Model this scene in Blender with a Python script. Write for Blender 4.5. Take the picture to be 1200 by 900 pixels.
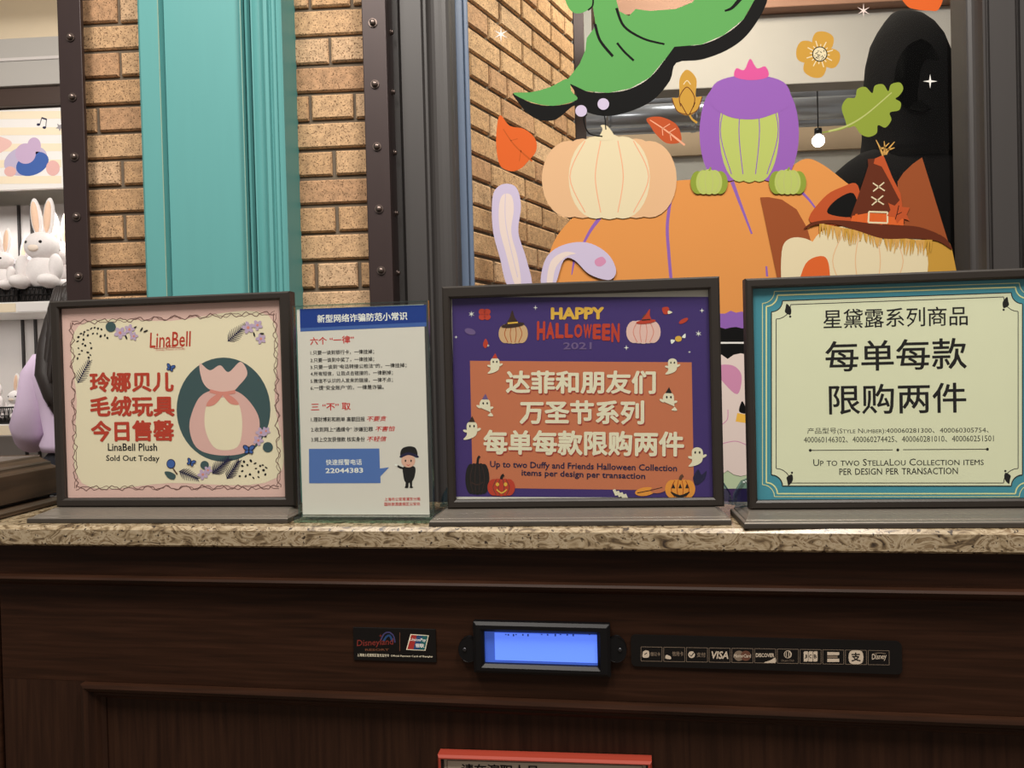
import bpy, bmesh, math, random
from mathutils import Vector, Matrix, noise
from mathutils.geometry import tessellate_polygon
random.seed(7)
R = math.radians
for o in list(bpy.data.objects): bpy.data.objects.remove(o)
SC = bpy.context.scene; COL = SC.collection

# ------------------------------------------------------------------ camera, world, lights
F_PX, CAM_H = 900.0, 1.3
PITCH, ROLL, YAW = 0.01377, -0.0260, R(3.2)
fw = Vector((-math.sin(YAW)*math.cos(PITCH), math.cos(YAW)*math.cos(PITCH), -math.sin(PITCH)))
rt0 = Vector((math.cos(YAW), math.sin(YAW), 0)); up0 = rt0.cross(fw)
rt = math.cos(ROLL)*rt0 + math.sin(ROLL)*up0
up = rt.cross(fw)
CAM = Vector((0, 0, CAM_H))
cd = bpy.data.cameras.new('camera'); cam = bpy.data.objects.new('camera', cd); COL.objects.link(cam)
cd.sensor_width = 36; cd.lens = 36*F_PX/1200; cd.clip_start = 0.02
m = Matrix((rt, up, -fw)).transposed().to_4x4(); m.translation = CAM
cam.matrix_world = m; SC.camera = cam

SC.view_settings.view_transform = 'Standard'; SC.view_settings.look = 'None'
SC.view_settings.gamma = 1; SC.view_settings.exposure = -0.22; SC.view_settings.use_curve_mapping = False
w = bpy.data.worlds.new('world'); SC.world = w; w.use_nodes = True
bg = w.node_tree.nodes['Background']; bg.inputs[0].default_value = (1.0, .93, .85, 1); bg.inputs[1].default_value = 0.30

def lamp(name, kind, loc, target, power, col, size=.3, size_y=None, spot=None, blend=.5):
    l = bpy.data.lights.new(name, kind); l.energy = power; l.color = col
    o = bpy.data.objects.new(name, l); COL.objects.link(o); o.location = loc
    d = Vector(target) - Vector(loc); o.rotation_euler = d.to_track_quat('-Z', 'Y').to_euler()
    if kind == 'AREA':
        l.size = size
        if size_y: l.shape = 'RECTANGLE'; l.size_y = size_y
    else: l.shadow_soft_size = size
    if spot: l.spot_size = R(spot); l.spot_blend = blend
    return o
WARM = (1.0, .93, .85)
lamp('ceiling_or_fill_lamp', 'AREA', (-1.15, .2, 3.7), (-.6, 1.6, 1.5), 34, WARM, .5, .25)
lamp('ceiling_or_fill_lamp', 'AREA', (-.75, -.5, 3.9), (-.4, 1.1, 1.25), 62, WARM, .7, .7)  # added fill behind the camera, brightens the sign faces
lamp('ceiling_or_fill_lamp', 'AREA', (.85, -.5, 3.9), (.4, 1.0, 1.25), 66, WARM, .7, .7)  # second added fill lamp for the signs, on the right
lamp('ceiling_or_fill_lamp', 'AREA', (.75, .25, 3.7), (.5, 1.5, 1.5), 34, WARM, .5, .25)
lamp('shelf_fill_lamp', 'AREA', (-2.2, 2.15, 2.7), (-2.35, 3.5, 1.6), 13, (1, .95, .9), .8, .3)  # added out of view to brighten the toy shelves and the woman
lamp('shelf_strip_lamp', 'AREA', (-2.45, 3.55, 2.145), (-2.45, 3.60, 1.6), 5, (1, .96, .92), 1.4, .06)
lamp('shelf_strip_lamp', 'AREA', (-2.45, 3.50, 1.60), (-2.45, 3.58, 1.1), 2.5, (1, .96, .92), 1.4, .06)
lamp('window_display_lamp', 'AREA', (.75, 2.35, 3.2), (.1, 2.5, 1.6), 38, (1, .88, .7), .5, .3)
lamp('shop_lamp', 'AREA', (.6, 3.4, 3.9), (.6, 4.2, 2.2), 28, (1, .95, .88), 1.4, .6)
lamp('display_lamp', 'SPOT', (1.0, 2.15, 3.0), (.85, 2.5, 1.9), 12, (1, .95, .9), .05, 60)

# ------------------------------------------------------------------ frames: a pixel of the photograph becomes a point on a plane of the place
class Frame:
    def __init__(s, o, a=0.0):
        s.o = Vector(o); s.M = Matrix.Translation(s.o) @ Matrix.Rotation(a, 4, 'Z'); s.I = s.M.inverted()
    def pix(s, px, py, y=0.0):
        d = rt*((px-600)/F_PX) - up*((py-450)/F_PX) + fw
        o = s.I @ CAM; d = s.I.to_3x3() @ d
        t = (y - o.y)/d.y; p = o + d*t
        return p.x, p.z
    def at(s, px, py, y=0.0):
        x, z = s.pix(px, py, y); return s.M @ Vector((x, y, z))
FW = Frame((0, 1.9, 0)); FG = Frame((0, 1.98, 0))
FC = Frame((-.06, .988, 0), R(-5.42))
ZC = 1.10

# ------------------------------------------------------------------ materials
def lin(c):
    c = c/255.0
    return c/12.92 if c <= .04045 else ((c+.055)/1.055)**2.4
def L3(rgb, k=1.0): return tuple(min(lin(v)*k, 1) for v in rgb) + (1,)
def dim(rgb, k):
    f = lambda v: 255*(12.92*v if v <= .0031308 else 1.055*v**(1/2.4)-.055)
    return tuple(f(lin(v)*k) for v in rgb)
MATS = {}
def mat(name, rgb, rough=.5, metal=0.0, amt=.06, scale=20.0, bump=0.0, emis=0.0, spec=.5, coat=0.0, stretch=(1, 1, 1), sheen=0.0):
    if name in MATS: return MATS[name]
    m = bpy.data.materials.new(name); m.use_nodes = True; nt = m.node_tree; N = nt.nodes; K = nt.links
    b = N['Principled BSDF']; b.inputs['Roughness'].default_value = rough; b.inputs['Metallic'].default_value = metal
    b.inputs['Specular IOR Level'].default_value = spec; b.inputs['Coat Weight'].default_value = coat
    b.inputs['Sheen Weight'].default_value = sheen
    tc = N.new('ShaderNodeTexCoord'); mp = N.new('ShaderNodeMapping'); mp.inputs['Scale'].default_value = stretch
    K.new(tc.outputs['Object'], mp.inputs[0])
    nz = N.new('ShaderNodeTexNoise'); nz.inputs['Scale'].default_value = scale; nz.inputs['Detail'].default_value = 5
    K.new(mp.outputs[0], nz.inputs['Vector'])
    mx = N.new('ShaderNodeMix'); mx.data_type = 'RGBA'
    mx.inputs[6].default_value = L3(rgb, 1-amt); mx.inputs[7].default_value = L3(rgb, 1+amt)
    K.new(nz.outputs['Fac'], mx.inputs[0]); K.new(mx.outputs[2], b.inputs['Base Color'])
    if bump:
        bp = N.new('ShaderNodeBump'); bp.inputs['Strength'].default_value = bump; bp.inputs['Distance'].default_value = .002
        K.new(nz.outputs['Fac'], bp.inputs['Height']); K.new(bp.outputs[0], b.inputs['Normal'])
    if emis:
        b.inputs['Emission Color'].default_value = L3(rgb); b.inputs['Emission Strength'].default_value = emis
    MATS[name] = m; return m

def ramp_mat(name, stops, tex='noise', scale=10, stretch=(1, 1, 1), rough=.4, bump=0.0, detail=8, dist=0.0, spec=.5, coat=0.0, speck=None):
    m = bpy.data.materials.new(name); m.use_nodes = True; nt = m.node_tree; N = nt.nodes; K = nt.links
    b = N['Principled BSDF']; b.inputs['Roughness'].default_value = rough; b.inputs['Specular IOR Level'].default_value = spec
    b.inputs['Coat Weight'].default_value = coat
    tc = N.new('ShaderNodeTexCoord'); mp = N.new('ShaderNodeMapping'); mp.inputs['Scale'].default_value = stretch
    K.new(tc.outputs['Object'], mp.inputs[0])
    t = N.new('ShaderNodeTexNoise'); t.inputs['Scale'].default_value = scale; t.inputs['Detail'].default_value = detail
    t.inputs['Distortion'].default_value = dist
    K.new(mp.outputs[0], t.inputs['Vector'])
    r = N.new('ShaderNodeValToRGB'); e = r.color_ramp.elements
    e[0].position, e[0].color = stops[0][0], L3(stops[0][1]); e[1].position, e[1].color = stops[-1][0], L3(stops[-1][1])
    for p, c in stops[1:-1]:
        x = e.new(p); x.color = L3(c)
    K.new(t.outputs['Fac'], r.inputs[0]); out = r.outputs[0]
    if speck:
        n2 = N.new('ShaderNodeTexNoise'); n2.inputs['Scale'].default_value = speck[0]; n2.inputs['Detail'].default_value = 2
        K.new(tc.outputs['Object'], n2.inputs['Vector'])
        r2 = N.new('ShaderNodeValToRGB'); r2.color_ramp.elements[0].position = speck[1]; r2.color_ramp.elements[1].position = speck[1]+.06
        K.new(n2.outputs['Fac'], r2.inputs[0])
        mx = N.new('ShaderNodeMix'); mx.data_type = 'RGBA'; mx.inputs[7].default_value = L3(speck[2])
        K.new(r2.outputs[0], mx.inputs[0]); K.new(out, mx.inputs[6]); out = mx.outputs[2]
    K.new(out, b.inputs['Base Color'])
    if bump:
        bp = N.new('ShaderNodeBump'); bp.inputs['Strength'].default_value = bump; bp.inputs['Distance'].default_value = .002
        K.new(t.outputs['Fac'], bp.inputs['Height']); K.new(bp.outputs[0], b.inputs['Normal'])
    MATS[name] = m; return m

def clear_mat(name, tint=(1, 1, 1), ior=1.45, rough=.02, mixmin=0.0, scratch=0.0):
    m = bpy.data.materials.new(name); m.use_nodes = True; nt = m.node_tree; N = nt.nodes; K = nt.links
    N.remove(N['Principled BSDF']); out = N['Material Output']
    t = N.new('ShaderNodeBsdfTransparent'); t.inputs[0].default_value = (*tint, 1)
    g = N.new('ShaderNodeBsdfGlossy'); g.inputs['Roughness'].default_value = rough
    fr = N.new('ShaderNodeFresnel'); fr.inputs[0].default_value = ior
    mx = N.new('ShaderNodeMixShader')
    ad = N.new('ShaderNodeMath'); ad.operation = 'ADD'; ad.inputs[1].default_value = mixmin; K.new(fr.outputs[0], ad.inputs[0])
    ge = N.new('ShaderNodeNewGeometry'); inv = N.new('ShaderNodeMath'); inv.operation = 'SUBTRACT'; inv.inputs[0].default_value = 1; K.new(ge.outputs['Backfacing'], inv.inputs[1])
    mu = N.new('ShaderNodeMath'); mu.operation = 'MULTIPLY'; K.new(ad.outputs[0], mu.inputs[0]); K.new(inv.outputs[0], mu.inputs[1]); K.new(mu.outputs[0], mx.inputs[0])
    K.new(t.outputs[0], mx.inputs[1]); K.new(g.outputs[0], mx.inputs[2]); K.new(mx.outputs[0], out.inputs[0])
    MATS[name] = m; return m

clear_mat('clear_acrylic', (.96, .98, .97)); clear_mat('window_glass', (.97, .98, .97), 1.35)
clear_mat('acrylic_edge', (.62, .78, .76), 1.5, .15, .12)
clear_mat('bluish_acrylic', (.62, .72, .78), 1.5, .1, .1)
ramp_mat('granite', [(.28, (58, 46, 36)), (.39, (108, 90, 66)), (.47, (150, 132, 104)), (.56, (172, 156, 130)), (.63, (112, 90, 62)), (.72, (168, 152, 126))],
         scale=30, stretch=(1, 1, 1.9), rough=.25, dist=2.6, speck=(160, .62, (52, 40, 30)))
ramp_mat('dark_wood', [(.3, (36, 21, 13)), (.5, (46, 27, 17)), (.7, (56, 34, 23))], scale=5, stretch=(1.2, 6, 26), rough=.42, bump=.12, dist=.4, spec=.14)
ramp_mat('panel_wood', [(.3, (36, 21, 14)), (.5, (46, 28, 19)), (.7, (54, 34, 23))], scale=5, stretch=(24, 6, 1.2), rough=.45, bump=.12, dist=.4, spec=.14)
ramp_mat('box_wood', [(.3, (54, 41, 31)), (.5, (68, 52, 39)), (.7, (80, 62, 48))], scale=5, stretch=(4, 1.0, 12), rough=.4, bump=.08, dist=.3)
for i, c in enumerate([(192, 154, 114), (198, 161, 122), (182, 142, 106), (202, 168, 132)]):
    ramp_mat('brick_tint_%d' % i, [(.3, tuple(int(v*.86) for v in c)), (.7, tuple(min(255, int(v*1.07)) for v in c))], scale=60, rough=.85, bump=.9, detail=6,
             speck=(260, .57, (112, 84, 58)))
mat('mortar', (104, 92, 78), .95, amt=.12, scale=80, bump=.4)
mat('teal_paint', (94, 158, 157), .5, amt=.03, scale=8, stretch=(6, 6, .6), bump=.03, spec=.3)
mat('teal_pale', (150, 172, 150), .4, amt=.1)
mat('rust_steel', (56, 43, 42), .42, .3, amt=.10, scale=14, stretch=(3, 3, .7), bump=.05)
mat('bolt_steel', (118, 104, 98), .32, .8, amt=.06)
mat('grey_frame', (60, 57, 56), .45, amt=.05, scale=10, stretch=(4, 4, .6), bump=.03)
mat('blue_grey', (100, 116, 140), .35, amt=.04)
mat('sign_frame', (40, 34, 29), .45, amt=.08, scale=60, bump=.05)
mat('sign_base', (122, 115, 106), .36, .5, amt=.05, scale=90, bump=.03)
mat('sign_base_edge_shade', (58, 52, 45), .5)  # the base metal again, darkened to paint shade on its front lip
mat('black_plastic', (12, 12, 14), .4, spec=.25); mat('black_card', (14, 11, 10), .5, spec=.25)

# ------------------------------------------------------------------ mesh building
class MB:
    def __init__(s): s.v = []; s.f = []; s.fm = []; s.sm = []; s.mats = []
    def mi(s, name):
        if name not in s.mats: s.mats.append(name)
        return s.mats.index(name)
    def add(s, verts, faces, mname, smooth=False):
        k = len(s.v); s.v += [tuple(p) for p in verts]; i = s.mi(mname)
        for f in faces: s.f.append(tuple(k+j for j in f)); s.fm.append(i); s.sm.append(smooth)
        return s
    def box(s, x0, x1, y0, y1, z0, z1, m):
        v = [(x, y, z) for z in (z0, z1) for y in (y0, y1) for x in (x0, x1)]
        return s.add(v, [(0, 2, 3, 1), (4, 5, 7, 6), (0, 1, 5, 4), (2, 6, 7, 3), (0, 4, 6, 2), (1, 3, 7, 5)], m)
    def hexa(s, a, b, m):            # two quads of four points each
        return s.add(list(a)+list(b), [(3, 2, 1, 0), (4, 5, 6, 7)] + [(i, (i+1) % 4, 4+(i+1) % 4, 4+i) for i in range(4)], m)
    def prism(s, prof, axis, t0, t1, m, smooth=False):
        def P(a, b, t): return {'z': (a, b, t), 'x': (t, a, b), 'y': (a, t, b)}[axis]
        n = len(prof); v = [P(a, b, t0) for a, b in prof] + [P(a, b, t1) for a, b in prof]
        s.add(v, [(i, (i+1) % n, n+(i+1) % n, n+i) for i in range(n)], m, smooth)
        tr = tessellate_polygon([[Vector((a, b, 0)) for a, b in prof]])
        k = len(s.v)-2*n; i = s.mi(m)
        for t in tr:
            s.f.append(tuple(k+j for j in t)); s.fm.append(i); s.sm.append(False)
            s.f.append(tuple(k+n+j for j in reversed(t))); s.fm.append(i); s.sm.append(False)
        return s
    def tube(s, pts, r, m, n=10, cap=True):
        pts = [Vector(p) for p in pts]; k0 = len(s.v); rs = r if isinstance(r, (list, tuple)) else [r]*len(pts)
        i_m = s.mi(m); prev = None
        for i, p in enumerate(pts):
            d = (pts[min(i+1, len(pts)-1)] - pts[max(i-1, 0)]).normalized()
            if prev is None:
                a = Vector((0, 0, 1)) if abs(d.z) < .9 else Vector((1, 0, 0)); u = d.cross(a).normalized()
            else: u = (prev - d*prev.dot(d)).normalized()
            prev = u; v = d.cross(u)
            for j in range(n):
                a = 2*math.pi*j/n; s.v.append(tuple(p + (u*math.cos(a)+v*math.sin(a))*rs[i]))
        for i in range(len(pts)-1):
            for j in range(n):
                a, b = k0+i*n+j, k0+i*n+(j+1) % n
                s.f.append((a, b, b+n, a+n)); s.fm.append(i_m); s.sm.append(True)
        if cap:
            s.f.append(tuple(k0+j for j in reversed(range(n)))); s.f.append(tuple(k0+(len(pts)-1)*n+j for j in range(n)))
            s.fm += [i_m]*2; s.sm += [False]*2
        return s
    def ball(s, c, r, m, rot=None, n=20, k=12, fn=None):
        c = Vector(c); r = Vector(r) if not isinstance(r, (int, float)) else Vector((r, r, r)); v = []
        for i in range(k+1):
            th = math.pi*i/k
            for j in range(n):
                ph = 2*math.pi*j/n
                d = Vector((math.sin(th)*math.cos(ph), math.sin(th)*math.sin(ph), math.cos(th)))
                p = Vector((d.x*r.x, d.y*r.y, d.z*r.z))
                if fn: p = fn(p, d)
                if rot: p = rot @ p
                v.append(c+p)
        f = [(i*n+j, i*n+(j+1) % n, (i+1)*n+(j+1) % n, (i+1)*n+j) for i in range(k) for j in range(n)]
        return s.add(v, [tuple(reversed(q)) for q in f], m, True)
    def loft(s, rings, m, cap=True):
        n = len(rings[0]); v = [p for r in rings for p in r]
        f = [(i*n+j, i*n+(j+1) % n, (i+1)*n+(j+1) % n, (i+1)*n+j) for i in range(len(rings)-1) for j in range(n)]
        if cap: f += [tuple(reversed(range(n))), tuple(range(len(v)-n, len(v)))]
        return s.add(v, f, m, True)
    # flat printed shapes in a plane facing -Y; layer lifts them a hair above what they are printed on
    def flat(s, pts, m, y=0.0):
        if len(pts) < 3: return s
        tr = tessellate_polygon([[Vector((a, b, 0)) for a, b in pts]])
        fs = []
        for t in tr:
            (ax, az), (bx, bz), (cx, cz) = pts[t[0]], pts[t[1]], pts[t[2]]
            cr = (bx-ax)*(cz-az) - (bz-az)*(cx-ax)
            if abs(cr) < 1e-14: continue
            fs.append(t if cr > 0 else (t[0], t[2], t[1]))
        return s.add([(a, y, b) for a, b in pts], fs, m)
    def build(s, name, parent=None, frame=None, bevel=0.0, recenter=False, weld=False):
        me = bpy.data.meshes.new(name); off = Vector((0, 0, 0))
        vs = [Vector(p) for p in s.v]
        if recenter:
            lo = [min(p[i] for p in vs) for i in range(3)]; hi = [max(p[i] for p in vs) for i in range(3)]
            off = Vector(((lo[0]+hi[0])/2, (lo[1]+hi[1])/2, lo[2])); vs = [p-off for p in vs]
        me.from_pydata(vs, [], s.f)
        for mn in s.mats: me.materials.append(MATS[mn])
        me.polygons.foreach_set('material_index', s.fm); me.polygons.foreach_set('use_smooth', s.sm); me.update()
        o = bpy.data.objects.new(name, me); COL.objects.link(o)
        if parent: o.parent = parent; o.location = off
        else: o.matrix_world = (frame.M if frame else Matrix()) @ Matrix.Translation(off)
        if bevel:
            b = o.modifiers.new('bevel', 'BEVEL'); b.width = bevel; b.segments = 2; b.limit_method = 'ANGLE'; b.angle_limit = R(40)
        return o
def tag(o, label=None, cat=None, group=None, kind=None):
    if label: o['label'] = label
    if cat: o['category'] = cat
    if group: o['group'] = group
    if kind: o['kind'] = kind
    return o
def empty(name, label, cat, frame=None, loc=(0, 0, 0), group=None, rz=0.0):
    o = bpy.data.objects.new(name, None); COL.objects.link(o); o.empty_display_size = .05
    o.matrix_world = (frame.M if frame else Matrix()) @ Matrix.Translation(loc) @ Matrix.Rotation(rz, 4, 'Z')
    return tag(o, label, cat, group)
def struct(o): o['kind'] = 'structure'; return o

def smooth(pts, n=5, closed=True):
    P = [Vector((a, b)) for a, b in pts]; N = len(P); out = []
    for i in range(N if closed else N-1):
        g = (lambda k: P[k % N]) if closed else (lambda k: P[max(0, min(N-1, k))])
        p0, p1, p2, p3 = g(i-1), g(i), g(i+1), g(i+2)
        for k in range(n):
            t = k/n
            q = .5*((2*p1) + (p2-p0)*t + (2*p0-5*p1+4*p2-p3)*t*t + (3*p1-p0-3*p2+p3)*t**3)
            out.append((q.x, q.y))
    if not closed: out.append(tuple(P[-1]))
    return out
def ell(cx, cy, rx, ry, n=28, rot=0.0):
    c, s_ = math.cos(rot), math.sin(rot)
    return [(cx+rx*math.cos(a)*c-ry*math.sin(a)*s_, cy+rx*math.cos(a)*s_+ry*math.sin(a)*c) for a in [2*math.pi*i/n for i in range(n)]]
def stroke(pts, wd):            # a ribbon along a line; wd one width or (start, end)
    P = [Vector(p) for p in pts]; w0, w1 = wd if isinstance(wd, tuple) else (wd, wd); L, Rr = [], []
    for i, p in enumerate(P):
        d = (P[min(i+1, len(P)-1)]-P[max(i-1, 0)]); d = d.normalized() if d.length else Vector((1, 0)); n = Vector((-d.y, d.x))
        ww = (w0+(w1-w0)*i/max(1, len(P)-1))/2; L.append(tuple(p+n*ww)); Rr.append(tuple(p-n*ww))
    return L + Rr[::-1]
def strips(pts, wd):            # the same as separate quads, for lines that fold back on themselves
    P = [Vector(p) for p in pts]; out = []
    for a, b in zip(P, P[1:]):
        d = b-a
        if d.length < 1e-9: continue
        n = Vector((-d.y, d.x)).normalized()*wd/2; out.append([tuple(a+n), tuple(b+n), tuple(b-n), tuple(a-n)])
    return out
def star(cx, cy, r, k=4, inner=.22, rot=math.pi/2):
    return [(cx+(r if i % 2 == 0 else r*inner)*math.cos(rot+math.pi*i/k), cy+(r if i % 2 == 0 else r*inner)*math.sin(rot+math.pi*i/k)) for i in range(2*k)]

class Print:
    """flat artwork given in photograph pixels, laid on the plane y of a frame"""
    def __init__(s, F, y, mb=None, step=.00012): s.F, s.y, s.mb, s.step = F, y, mb or MB(), step
    def p(s, pts): return [s.F.pix(a, b, s.y) for a, b in pts]
    def poly(s, pts, m, lay=0): s.mb.flat(s.p(pts), m, s.y - lay*s.step); return s
    def sm(s, pts, m, lay=0, n=5): return s.poly(smooth(pts, n), m, lay)
    def line(s, pts, wd, m, lay=1, curve=True):
        q = smooth(pts, 6, False) if curve and len(pts) > 2 else pts
        return s.poly(stroke(q, wd), m, lay)
    def path(s, pts, wd, m, lay=1):
        for i, q in enumerate(strips(pts, wd)): s.poly(q, m, lay+(i % 2)*.04)
        return s
    def ell(s, cx, cy, rx, ry, m, lay=0, rot=0.0, n=28): return s.poly(ell(cx, cy, rx, ry, n, rot), m, lay)
    def star(s, cx, cy, r, m, lay=1, k=4, inner=.22): return s.poly(star(cx, cy, r, k, inner), m, lay)
    def text(s, body, xl, yl, xr, yr, h, m, lay=1, bold=0.0, caps=False, res=2, shear=0.0):
        vs, fs, (bx0, bz0, bx1, bz1), n1 = glyphs(body, bold, caps, res, shear)
        ax, az = s.F.pix(xl, yl, s.y); cx, cz = s.F.pix(xr, yr, s.y); tx, tz = s.F.pix(xl, yl-h, s.y)
        ex = Vector((cx-ax, cz-az)); wd = ex.length; ex.normalize(); ez = Vector((-ex.y, ex.x)); ht = Vector((tx-ax, tz-az)).length
        sx, sz = wd/(bx1-bx0), ht/(bz1-bz0)
        P = [(ax + ex.x*(u-bx0)*sx + ez.x*(v-bz0)*sz, s.y-lay*s.step-(i//n1)*4e-6, az + ex.y*(u-bx0)*sx + ez.y*(v-bz0)*sz) for i, (u, v) in enumerate(vs)]
        s.mb.add(P, fs, m); return s
    def build(s, name, **k): return s.mb.build(name, **k)
GL = {}
def glyphs(body, bold=0.0, caps=False, res=2, shear=0.0):
    key = (body, bold, caps, res, shear)
    if key in GL: return GL[key]
    c = bpy.data.curves.new('lettering', 'FONT'); c.body = body; c.resolution_u = res; c.shear = shear
    if caps:
        c.small_caps_scale = .78
        for i, ch in enumerate(body):
            if ch.islower(): c.body_format[i].use_small_caps = True
    o = bpy.data.objects.new('lettering', c); COL.objects.link(o)
    dg = bpy.context.evaluated_depsgraph_get(); me = bpy.data.meshes.new_from_object(o.evaluated_get(dg))
    vs = [(v.co.x, v.co.y) for v in me.vertices]; fs = []
    for p in me.polygons:
        f = tuple(p.vertices); fs.append(f if p.normal.z >= 0 else f[::-1])
    bpy.data.objects.remove(o); bpy.data.curves.remove(c); bpy.data.meshes.remove(me)
    n = len(vs)
    if bold:                      # a heavier stroke: the same outline laid again a little to every side
        base, bf = vs, fs; vs, fs = [], []
        for k in range(8):
            dx, dy = bold*math.cos(math.pi*k/4), bold*math.sin(math.pi*k/4)
            vs += [(a+dx, b+dy) for a, b in base]; fs += [tuple(k*n+i for i in f) for f in bf]
    # x along, z up; a face that faced +z now must face -y: (u, -, v) keeps its order
    bb = (min(v[0] for v in vs), min(v[1] for v in vs), max(v[0] for v in vs), max(v[1] for v in vs))
    GL[key] = (vs, fs, bb, n); return GL[key]

# printed inks
INK = dict(ink_black=(26, 22, 22), ink_red=(190, 62, 42), ink_brightred=(206, 40, 36), ink_navy=(34, 30, 66), ink_cream=(232, 222, 196), ink_white=(240, 238, 232),
  ink_blue=(66, 98, 168), ink_deepblue=(24, 58, 140), ink_speech=(84, 116, 182), ink_purple=(66, 46, 112), ink_orange=(200, 116, 82), ink_gold=(226, 176, 70), ink_brown=(96, 62, 48),
  ink_pink=(226, 178, 172), ink_blush=(232, 190, 182), ink_palecream=(240, 224, 196), ink_slate=(64, 86, 90), ink_lilac=(196, 170, 200), ink_skin=(226, 176, 156), ink_grey=(150, 146, 150),
  ink_teal=(74, 148, 168), ink_paleyellow=(236, 232, 170), ink_sage=(232, 230, 200), ink_paper=(222, 214, 206), ink_plum=(110, 88, 136), ink_hat=(58, 36, 30), ink_pumpkin=(232, 150, 60),
  ink_shadow_red=(168, 62, 52), ink_border=(122, 86, 80), ink_rose=(222, 142, 130))
for k, c in INK.items(): mat(k, c, .62, amt=.015, scale=30, spec=.25)
FILM = dict(film_green=(98, 168, 92), film_black=(14, 14, 14), film_orange=(232, 156, 84), film_purple=(156, 102, 190), film_brown=(160, 84, 46), film_darkbrown=(104, 48, 28),
  film_cream=(236, 222, 184), film_tan=(234, 190, 146), film_leaf=(226, 104, 44), film_rust=(196, 88, 46), film_gold=(206, 158, 66), film_olive=(146, 164, 62), film_paleolive=(190, 198, 120),
  film_lilac=(212, 200, 228), film_blush=(240, 222, 214), film_white=(246, 244, 240), film_violet=(150, 104, 186), film_lime=(190, 204, 110), film_pink=(224, 92, 160), film_straw=(220, 170, 92),
  film_plaid=(226, 106, 50), film_rose=(218, 150, 186), film_plum=(72, 52, 96), film_sage=(196, 214, 176), film_vein=(196, 92, 36), film_salmon=(246, 176, 140))
for k, c in FILM.items(): mat(k, dim(c, .78), .7, amt=.012, scale=12, spec=.12)

# ------------------------------------------------------------------ the setting: brick wall, pilaster, posts, window
def XW(px, y=0.0, py=170): return FW.pix(px, py, y)[0]
def ZW(py, px=300, y=0.0): return FW.pix(px, py, y)[1]
ZT = 2.75
def brick(mb, x0, x1, z0, z1, y0, y1):
    j = lambda: random.uniform(-.0012, .0012)
    b = .004; x0 += j(); x1 += j(); z0 += j(); z1 += j(); y0 += j()
    fr = [(x0+b, y0, z0+b), (x1-b, y0, z0+b), (x1-b, y0, z1-b), (x0+b, y0, z1-b)]
    md = [(x0, y0+b, z0), (x1, y0+b, z0), (x1, y0+b, z1), (x0, y0+b, z1)]
    bk = [(x0, y1, z0), (x1, y1, z0), (x1, y1, z1), (x0, y1, z1)]
    m = 'brick_tint_%d' % random.choice([0, 0, 1, 1, 2, 3])
    mb.add(fr+md+bk, [(0, 1, 2, 3)] + [(4+i, 4+(i+1) % 4, (i+1) % 4, i) for i in range(4)] + [(8+i, 8+(i+1) % 4, 4+(i+1) % 4, 4+i) for i in range(4)], m)
G = .0048
def course(mb, xs, z0, z1, y=0.0):
    for a, b in zip(xs, xs[1:]): brick(mb, a+G, b-G, z0+G, z1-G, y, y+.045)

XA, XB = XW(97.5), XW(166)           # strip of brick between the left steel post and the pilaster
XC, XD = XW(346), XW(436)          # strip between the pilaster and the right steel post
mb = MB()
mb.box(XA, XD+.02, .009, .11, 0, ZT, 'mortar')
pitch = (ZW(27.6, 130)-ZW(314, 130))/9
z_ref = ZW(27.6, 130)
joint_a = {0: 138, 2: 140, 4: 114, 6: 142, 8: 145, 10: 122}
for k in range(-7, 28):
    zb = z_ref - k*pitch; zt = zb + pitch
    if zb < 0: break
    py = 14 + 31.8*k
    xs = [XA]
    if k % 2 == 0: xs.append(FW.pix(joint_a.get(k, random.choice([118, 140, 143])), min(max(py, 0), 400))[0])
    course(mb, xs+[XB+.05], zb, zt)
pitch2 = (ZW(42, 390)-ZW(339, 390))/9; z_ref2 = ZW(42, 390)
joint_b = {1: [386], 3: [363, 415], 5: [391], 7: [394], 9: [370, 421], -1: [362, 412]}
for k in range(-7, 27):
    zb = z_ref2 - k*pitch2; zt = zb + pitch2
    if zb < 0: break
    py = 26 + 33*k
    js = joint_b.get(k, random.choice([[388], [366, 418]]) if k % 2 else [])
    course(mb, [XC-.06] + [FW.pix(j, min(max(py, 0), 400))[0] for j in js] + [XD+.015], zb, zt)
struct(mb.build('wall_brick', frame=FW))

# teal pilaster: one profile run up the wall
XL = XW(165, -.09); XR = FW.pix(331, 0, -.085)[0]
W_ = XR-XL
def u(px): return XL + W_*(px-163)/(331-163.0)
prof = [(XL, .004), (XL, -.085), (u(166), -.090), (u(187), -.090), (u(188.3), -.088), (u(189), -.068), (u(191), -.074), (u(277), -.074), (u(279.5), -.074), (u(280), -.088), (u(283), -.094), (u(284.3), -.094), (u(284.9), -.064), (u(286.8), -.064), (u(287.4), -.088),
        (u(290.6), -.092), (u(291.2), -.068), (u(293), -.068), (u(293.6), -.084)]
for i in range(9):                 # the hollow
    a = math.pi*i/8; prof.append((u(295+13*i/8), -.084 + .012*math.sin(a)))
prof += [(u(309), -.096), (u(311), -.100), (u(315), -.100), (u(316), -.090)]
for i in range(7): prof.append((u(317+7*i/6), -.090 - .006*math.sin(math.pi*i/6)))
prof += [(u(325), -.098), (u(329), -.100), (XR, -.096), (XR, .004)]
mb = MB(); mb.prism(prof, 'z', 0, ZT, 'teal_paint')
p = struct(mb.build('pilaster', frame=FW)); tag(p, None, None)
mb = MB(); mb.box(u(187.5), u(188.25), -.0905, -.089, 0, ZT, 'teal_pale'); mb.box(u(283.6), u(284.2), -.0946, -.0935, 0, ZT, 'teal_pale')  # thin paler strips along two groove edges
struct(mb.build('pale_edge', parent=p))

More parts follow.
